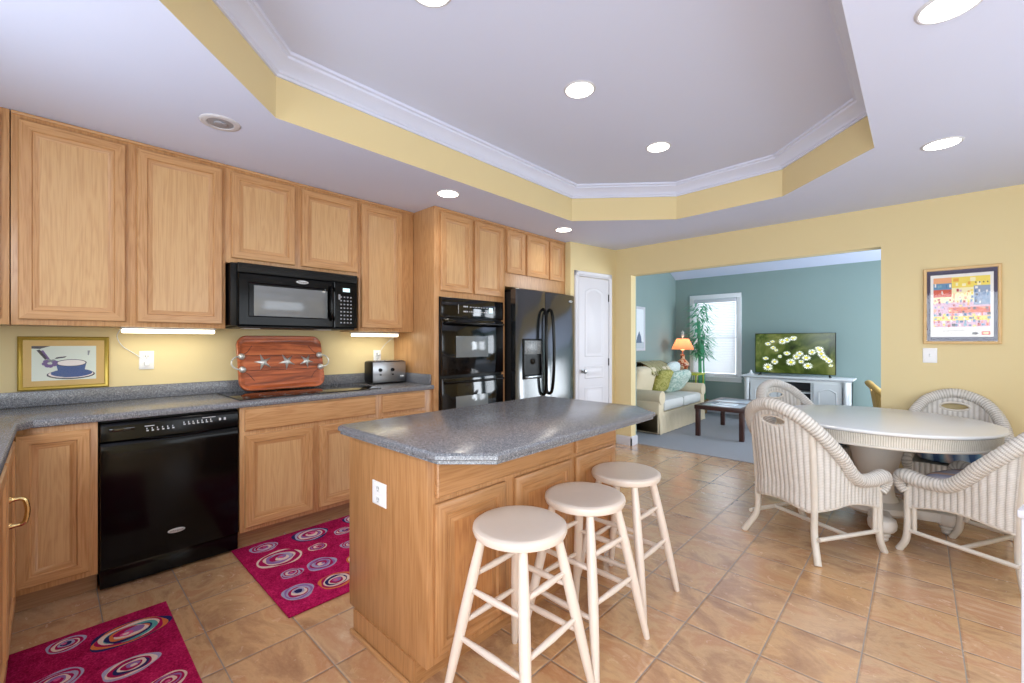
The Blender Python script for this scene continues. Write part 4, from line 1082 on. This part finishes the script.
# ------------------------------------------------------------------ living room
# framed print on the left teal wall
lp = thing('framed_picture', 'white framed pale print on the teal wall above the sofa', 'picture', (.252, 6.6, 1.12))
mb = MB(); mb.panel(Vector((.252, 6.33, 1.13)), Y, Z, X, .555, .735, [(0, 0), (0, .02), (.006, .026), (.035, .022), (.04, .012)]); build('picture_frame', mb, M['white'], lp)
mb = MB()
def lq(u, v, d): return (.265+d*.0003, 6.37+u*.475, 1.17+v*.655)
mb.poly([lq(0, 0, 0), lq(1, 0, 0), lq(1, 1, 0), lq(0, 1, 0)], 0); mb.poly([lq(0, 0, 1), lq(1, 0, 1), lq(1, .16, 1), lq(.5, .22, 1), lq(0, .18, 1)], 1); mb.poly([lq(.45, .14, 2), lq(.85, .14, 2), lq(.80, .30, 2), lq(.66, .44, 2), lq(.5, .28, 2)], 2)
mb.poly([lq(.0, .16, 1), lq(.45, .2, 1), lq(.3, .34, 1), lq(.1, .3, 1)], 3)
build('print', mb, [P('pale_print', (236, 240, 244), .6), P('print_sand', (190, 200, 206), .6), P('print_slate', (96, 118, 142), .6), P('print_mist', (168, 190, 206), .6)], lp, recalc=False)

def soft(mb, w, d, h, T, e=.5, n=20, m=0, kz=.4):
    """pillow-like superellipsoid, w x d x h full sizes"""
    rings = []
    for k in range(n//2+1):
        ph = -pi/2+pi*k/(n//2); c = max(.001, cos(ph)); rr = c**kz; z = math.copysign(abs(sin(ph))**.8, sin(ph))*h/2
        ring = []
        for j in range(n*2):
            a = 2*pi*j/(n*2); ca, sa = cos(a), sin(a)
            ring.append(T @ Vector((math.copysign(abs(ca)**e, ca)*w/2*rr, math.copysign(abs(sa)**e, sa)*d/2*rr, z)))
        rings.append(ring)
    mb.rings(rings, m, True, True, True)
so = thing('sofa', 'pale green slipcovered sofa along the teal wall with rolled arms', 'sofa', (.68, 6.52, 0.007), radians(0))
sf = P('pale_slipcover', (218, 202, 172), .85, var=.05, vscale=5, bump=.3, bscale=240)
sg = P('seat_slipcover', (204, 204, 200), .85, var=.05, vscale=5, bump=.3, bscale=240)
Y0, Y1 = 5.66, 7.42
mb = MB(); mb.box(.30, 1.06, Y0+.02, Y1-.02, .012, .30, 0, .02); build('sofa_base', mb, sf, so)
mb = MB()
for k in range(60):
    y = Y0+.03+(Y1-Y0-.06)*k/60; y2 = Y0+.03+(Y1-Y0-.06)*(k+1)/60
    a, b_ = 1.068+.007*sin(k*1.3), 1.068+.007*sin((k+1)*1.3)
    mb.poly([(a+.008, y, .012), (b_+.008, y2, .012), (1.064, y2, .24), (1.064, y, .24)])
build('sofa_skirt', mb, sf, so, recalc=False)
mb = MB(); mb.box(.27, .50, Y0+.02, Y1-.02, .30, .86, 0, .07); build('sofa_back', mb, sf, so)
for y0, y1, sgn in ((Y0, Y0+.20, 1), (Y1-.20, Y1, -1)):
    mb = MB(); mb.box(.30, 1.065, y0+.02, y1-.02, .012, .50, 0, .02)
    mb.tube([(.30, (y0+y1)/2, .505), (1.075, (y0+y1)/2, .505)], .095, 20); build('sofa_arm', mb, sf, so)
ym = (Y0+Y1)/2
for y0, y1 in ((Y0+.19, ym-.004), (ym+.004, Y1-.19)):
    mb = MB(); mb.box(.48, 1.075, y0, y1, .305, .465, 0, .045); build('seat_cushion', mb, sg, so)
    mb = MB(); soft(mb, .46, y1-y0-.02, .20, Matrix.Translation((.56, (y0+y1)/2, .68)) @ Matrix.Rotation(radians(-72), 4, 'Y'), .35, kz=.3); build('back_cushion', mb, sf, so)
# throw on the sofa back
tq = N('striped_throw'); tcv = tq.coords(); sp = tq.n('ShaderNodeSeparateXYZ'); tq.l(tcv, sp.inputs[0])
ff = tq.math('FRACT', tq.math('ADD', tq.math('MULTIPLY', sp.outputs[1], 11), tq.math('MULTIPLY', sp.outputs[2], 3)))
tq.set(col=tq.ramp(ff, [(0, lin((214, 204, 150))), (.3, lin((84, 64, 40))), (.5, lin((226, 214, 170))), (.75, lin((104, 100, 50)))]), rough=.9)
mb = MB(); pr = [(.262, .55), (.258, .84), (.29, .91), (.40, .965), (.52, .965), (.62, .92), (.69, .86), (.72, .78)]
rings = []
for k in range(31):
    y = 6.22+.74*k/30; rings.append([(x+.004*sin(k*.9), y, z+.004*sin(k*1.7)+(.02*sin(k*2.4) if j == len(pr)-1 else 0)) for j, (x, z) in enumerate(pr)])
mb.rings(rings, 0, False); th = build('throw_blanket', mb, tq.m, recalc=False, sharp=80); tag(th, 'olive and brown striped throw over the sofa back', 'blanket')
th.modifiers.new('thickness', 'SOLIDIFY').thickness = .012
def leafmat(name, a, b, s=9):
    q = N(name); v = q.coords(scale=(1, 1, 1)); n = q.noise(v, s, 2, .5, 2.5)
    q.set(col=q.ramp(n, [(.42, lin(a)), (.5, lin(b)), (.6, lin(a))]), rough=.9); return q.m
def pillow(label, loc, rot, s, mat):
    mb = MB(); soft(mb, s, s, .15, Matrix.Identity(4), .55, 24, kz=.55); o = build('throw_pillow', mb, mat, sharp=80); o.location = loc; o.rotation_euler = rot
    tag(o, label, 'pillow', 'pillows on the sofa')
pillow('olive patterned throw pillow on the sofa leaning behind the teal one', (.70, 6.60, .66), (radians(6), radians(-62), radians(-18)), .40, leafmat('olive_print', (140, 138, 62), (190, 178, 110)))
pillow('teal and white leaf print throw pillow in the middle of the sofa', (.80, 6.90, .645), (radians(10), radians(-48), radians(-30)), .46, leafmat('teal_leaf_print', (206, 216, 204), (128, 164, 152)))
pillow('plain white throw pillow on the sofa by the far rolled arm', (.62, 7.10, .74), (0, radians(-70), 0), .44, leafmat('white_weave', (222, 228, 226), (200, 212, 210)))

# end table and lamp
et = thing('end_table', 'yellow green slatted end table holding the orange lamp', 'side table', (.66, 7.72, .007))
lime = P('lime_rattan', (172, 180, 62), .5, var=.1, vscale=20)
mb = MB(); mb.box(.42, .90, 7.52, 7.92, .705, .735, 0, .006); build('tabletop', mb, lime, et)
for a in (.44, .86):
    for b_ in (7.54, 7.88): mb = MB(); mb.tube([(a+.01, b_+.01, .007), (a+.01, b_+.01, .705)], .014, 10); build('leg', mb, lime, et)
mb = MB()
for k in range(12): mb.tube([(.47+k*.036, 7.55, .35), (.47+k*.036, 7.55, .705)], .006, 6)
mb.tube([(.45, 7.55, .35), (.87, 7.55, .35)], .009, 8); mb.box(.45, .87, 7.55, 7.89, .33, .345)
build('slatted_panel', mb, P('green_rattan', (96, 150, 96), .5, var=.1), et)
tl_ = thing('table_lamp', 'lit table lamp with orange shade and patterned brown vase base', 'lamp', (.60, 7.66, .736))
q = N('painted_lamp_vase'); v = q.coords(); n_ = q.noise(v, 14, 3, .6, 1.5)
q.set(col=q.ramp(n_, [(.38, lin((96, 36, 20))), (.48, lin((176, 80, 40))), (.56, lin((226, 206, 170))), (.66, lin((120, 50, 30)))]), rough=.2)
mb = MB(); mb.lathe([(.06, 0), (.07, .01), (.062, .025), (.085, .06), (.108, .11), (.112, .15), (.095, .19), (.055, .225), (.036, .25), (.032, .29), (.045, .31), (.03, .32), (.012, .325), (.012, .40)], (.60, 7.66, .736), 32); build('lamp_base', mb, q.m, tl_)
q = N('orange_lampshade'); o_ = q.t.nodes['Material Output']; q.set(col=lin((222, 140, 108)), rough=.8)
tr_ = q.n('ShaderNodeBsdfTranslucent'); tr_.inputs[0].default_value = lin((255, 176, 140)); mx = q.n('ShaderNodeMixShader'); mx.inputs[0].default_value = .6
q.l(q.b.outputs[0], mx.inputs[1]); q.l(tr_.outputs[0], mx.inputs[2]); q.l(mx.outputs[0], o_.inputs[0])
mb = MB(); mb.lathe([(.19, .41), (.165, .47), (.125, .55), (.10, .60)], (.60, 7.66, .736), 36, cap=False); build('lamp_shade', mb, q.m, tl_)
mb = MB(); mb.lathe([(.03, .40), (.035, .44), (.02, .48), (.001, .49)], (.60, 7.66, .736), 16, cap=False); build('light_bulb', mb, emis('lamp_bulb', (255, 200, 140), 4), tl_)
mb = MB(); mb.tube([(.60, 7.66, 1.225), (.60, 7.66, 1.37)], .004, 6)
mb.lathe([(.004, 0), (.02, .015), (.028, .04), (.018, .06), (.025, .085), (.002, .12)], (.60, 7.66, 1.36), 14); build('finial', mb, M['pewter'], tl_)
d = bpy.data.lights.new('lamp_glow', 'POINT'); d.energy = 3; d.color = (1, .72, .45); d.shadow_soft_size = .04
o = link(bpy.data.objects.new('lamp_glow', d)); o.parent = tl_; o.location = (0, 0, .50)

# bamboo plant
pl = thing('bamboo_plant', 'tall green bamboo plant standing in front of the living room window', 'plant', (.80, 7.98, .007))
grn = P('bamboo_green', (84, 172, 128), .5, var=.15, vscale=20); lf = P('bamboo_leaf', (84, 178, 134), .5, var=.2, vscale=15)
mb = MB(); mb.lathe([(.09, 0), (.10, .01), (.125, .22), (.135, .24), (.125, .25), (.10, .24)], (.80, 7.98, .007), 24); build('plant_pot', mb, P('woven_pot', (150, 120, 80), .7, var=.1, vscale=30), pl)
rn = random.Random(3)
for k, (dx, dy, h_) in enumerate(((-.06, .02, 1.86), (.0, -.02, 1.70), (.05, .03, 1.45), (-.02, .05, 1.60))):
    mb = MB(); pts = [(.80+dx+.02*sin(z*2+k), 7.98+dy, z) for z in [i*.1+.2 for i in range(int(h_*10)-2)]]
    mb.tube(pts, .013, 8, rfun=lambda s, th: 1+.25*(abs((s*6) % 1-.5) < .06)); build('stalk', mb, grn, pl)
mb = MB()
for k in range(420):
    z = rn.choice((rn.uniform(1.45, 1.95), rn.uniform(.95, 1.45), rn.uniform(1.0, 1.4))); a = rn.uniform(0, 2*pi); x0, y0 = .80+rn.uniform(-.07, .07), 7.98+rn.uniform(-.03, .05)
    rr = rn.uniform(.03, .20); L_ = rn.uniform(.10, .20); c = Vector((x0+cos(a)*rr, min(8.10, y0+sin(a)*rr*.45), z+rr*.3)); dr_ = Vector((cos(a), sin(a)*.45, -rn.uniform(.1, .9))).normalized(); sd_ = dr_.cross(Z).normalized()*.016
    e = c+dr_*L_; e.y = min(e.y, 8.12)
    mb.poly([c, c+dr_*L_*.35+sd_, e, c+dr_*L_*.35-sd_])
    if k % 3 == 0: mb.tube([(x0, y0, z-.05), c], .002, 4)
build('foliage', mb, lf, pl, recalc=False)

# coffee table
cf = thing('coffee_table', 'dark wood coffee table with pale inset top panels on the grey carpet', 'coffee table', (1.73, 6.53, .007))
dk = P('dark_espresso_wood', (66, 36, 30), .35, var=.12, vscale=12); X0, X1, YA, YB_ = 1.43, 2.03, 6.0, 7.08
for a in (X0, X1-.055):
    for b_ in (YA, YB_-.055): mb = MB(); mb.box(a, a+.055, b_, b_+.055, .007, .37, 0, .003); build('leg', mb, dk, cf)
mb = MB()
mb.box(X0-.01, X1+.01, YA-.01, YA+.07, .37, .425, 0, .004); mb.box(X0-.01, X1+.01, YB_-.07, YB_+.01, .37, .425, 0, .004)
mb.box(X0-.01, X0+.06, YA+.07, YB_-.07, .37, .425, 0, .004); mb.box(X1-.06, X1+.01, YA+.07, YB_-.07, .37, .425, 0, .004); mb.box(X0+.06, X1-.06, 6.50, 6.58, .37, .425, 0, .004)
build('table_frame', mb, dk, cf)
for b0, b1 in ((YA+.07, 6.50), (6.58, YB_-.07)):
    mb = MB(); mb.box(X0+.0601, X1-.0601, b0+.0001, b1-.0001, .395, .424, 0, .002); build('inset_panel', mb, P('pale_inset_tile', (206, 214, 224), .15), cf)
mb = MB(); mb.box(1.62, 1.86, 6.22, 6.40, .4255, .434, 0, .002); tag(build('magazine', mb, P('pale_magazine', (226, 232, 236), .4)), 'pale magazine lying on the dark coffee table', 'magazine')

# tv stand, television
tv = thing('tv_stand', 'white media cabinet with arched doors and open centre shelves under the television', 'tv stand', (2.25, 7.95, .007))
wh = P('antique_white_paint', (222, 224, 226), .4, var=.02)
XA, XB, YF_, YR = 1.57, 2.93, 7.74, 8.17
mb = MB(); mb.box(XA, XB, YF_+.30, YR, .08, .70); mb.box(XA, XA+.03, YF_+.02, YR, .06, .70); mb.box(XB-.03, XB, YF_+.02, YR, .06, .70); mb.box(2.04, 2.07, YF_+.02, YR, .06, .70); mb.box(2.47, 2.50, YF_+.02, YR, .06, .70); mb.box(XA, XB, YF_+.02, YR, .06, .10)
mb.box(XA, XB, YF_+.01, YF_+.04, .665, .70, 0, .002)
build('cabinet_body', mb, wh, tv)
mb = MB(); mb.prism([(XA-.04, YF_-.03), (XB+.05, YF_-.03), (XB+.05, YR+.01), (XA-.04, YR+.01)], [(.03, .70), (.02, .712), (.004, .720), (0, .73), (.004, .742), (.01, .745)]); build('cabinet_top', mb, wh, tv)
mb = MB(); mb.prism([(XA-.03, YF_-.02), (XB+.03, YF_-.02), (XB+.03, YR), (XA-.03, YR)], [(0, .007), (0, .06), (.02, .08)]); build('plinth', mb, wh, tv)
mb = MB(); mb.box(2.07, 2.47, YF_+.05, YF_+.30, .50, .518); mb.box(2.07, 2.47, YF_+.05, YF_+.30, .30, .318); build('shelf', mb, wh, tv)
mb = MB(); mb.box(2.07, 2.47, YF_+.285, YF_+.30, .10, .665); build('shelf_backing', mb, P('dark_shelf_back', (46, 48, 54), .6), tv)
for a0, a1 in ((1.66, 2.03), (2.505, 2.85)):
    mb = MB(); mb.panel(Vector((a0, YF_+.02, .09)), X, Z, -Y, a1-a0, .575, [(0, 0), (0, .014), (.004, .018)])
    def ar(d, dep):
        c0, c1, z0_, z1_ = a0+.06+d, a1-.06-d, .15+d, .56-d; pts = [Vector((c0, YF_+.02-dep, z0_)), Vector((c1, YF_+.02-dep, z0_))]
        for k in range(13):
            t = k/12; pts.append(Vector((c1+(c0-c1)*t, YF_+.02-dep, z1_+.05*sin(pi*t)-.02)))
        return pts
    mb.rings([ar(0, .017), ar(.006, .024), ar(.014, .022), ar(.02, .014), ar(.03, .014)], 0, True, False, True)
    build('cabinet_door', mb, wh, tv)
for a in (1.615, 2.89):
    mb = MB(); mb.lathe([(.035, .08), (.035, .11), (.026, .12), (.024, .50), (.030, .53), (.034, .56), (.028, .60), (.036, .63), (.036, .70)], (a, YF_+.005, 0), 16)
    for k in range(10): mb.tube([(a+.025*cos(k*pi/5), YF_+.005+.025*sin(k*pi/5), .13), (a+.025*cos(k*pi/5), YF_+.005+.025*sin(k*pi/5), .50)], .004, 5)
    build('pilaster', mb, wh, tv)
te = thing('television', 'flat television showing white daisies, standing on the white media cabinet', 'television', (2.235, 7.86, .7455))
mb = MB(); mb.box(1.704, 2.766, 7.85, 7.885, .785, 1.415, 0, .004); mb.box(1.90, 2.57, 7.885, 7.92, .85, 1.2, 0, .01); build('television_body', mb, M['black_matte'], te)
for a, s_ in ((1.79, -1), (2.68, 1)):
    mb = MB(); mb.tube([(a, 7.865, .79), (a+s_*.02, 7.80, .752)], .008, 6); mb.tube([(a, 7.865, .79), (a+s_*.02, 7.93, .752)], .008, 6); build('television_foot', mb, M['black_matte'], te)
scr = N('screen_meadow'); v = scr.coords(scale=(1, 1, 1)); n_ = scr.noise(v, 3.2, 5, .6, .8)
ccol = scr.ramp(n_, [(.30, lin((26, 40, 16))), (.45, lin((62, 84, 30))), (.55, lin((96, 112, 52))), (.68, lin((142, 150, 92)))])
scr.set(col=(0, 0, 0, 1), rough=.15, emit=ccol, emit_s=.75)
mb = MB(); mb.poly([(1.712, 7.8495, .793), (2.758, 7.8495, .793), (2.758, 7.8495, 1.408), (1.712, 7.8495, 1.408)])
SM = [emis('screen_petal', (226, 228, 212), .62), emis('screen_petal_shade', (180, 186, 160), .6), emis('screen_yellow', (206, 190, 40), .9)]
rn = random.Random(4)
fl = [(.17, .74, .045), (.24, .64, .04), (.23, .80, .035), (.36, .80, .05), (.42, .84, .05), (.50, .88, .05), (.52, .90, .03), (.14, .36, .045), (.17, .14, .07), (.26, .28, .05), (.42, .50, .05), (.47, .28, .065), (.54, .42, .05), (.58, .50, .05), (.66, .40, .06), (.68, .20, .065), (.73, .54, .05), (.60, .30, .04),
      (.82, .60, .055), (.84, .50, .05), (.87, .42, .05), (.93, .33, .045), (.90, .38, .045), (.33, .42, .03), (.80, .64, .04), (.95, .22, .03), (.28, .58, .03)]
for q_, (u, v_, r_) in enumerate(fl):
    cx, cz = 1.712+u*1.046, .793+v_*.615; sq = rn.uniform(.55, .95); a0 = rn.uniform(0, 6); yy = 7.8490-.00018*q_; r_ *= 1.12
    for k in range(13):
        a = a0+2*pi*k/13; tx, tz = cos(a), sin(a)*sq; px_, pz_ = -sin(a), cos(a)*sq; w_ = r_*.15
        mb.poly([(cx+tx*r_*.25, yy, cz+tz*r_*.25), (cx+tx*r_*.6+px_*w_, yy, cz+tz*r_*.6+pz_*w_), (cx+tx*r_, yy, cz+tz*r_), (cx+tx*r_*.6-px_*w_, yy, cz+tz*r_*.6-pz_*w_)], 1 if k % 3 else 2)
    mb.poly([(cx+r_*.3*cos(2*pi*j/12), yy-.00006, cz+r_*.24*sin(2*pi*j/12)) for j in range(12)], 3)
build('screen', mb, [scr.m]+SM, te, recalc=False)
mb = MB(); mb.box(1.60, 1.69, 7.80, 7.90, .7465, .765, 0, .004); mb.lathe([(.02, .765), (.03, .78), (.012, .80), (.02, .815), (.001, .825)], (1.645, 7.85, 0), 12)
tag(build('ornament', mb, M['white_gloss']), 'small white ornament on the media cabinet beside the television', 'ornament')

# golden rattan chair in the living room
gc = make_chair('rattan_armchair', M['gold_wicker'], M['gold_wicker'], P('golden_cane', (214, 170, 90), .45, var=.1))
gc.location = (3.50, 7.20, .007); gc.rotation_euler = (0, 0, radians(-80)); gc.scale = (1, 1, .84); tag(gc, 'golden rattan armchair edge in the living room beside the opening', 'chair')
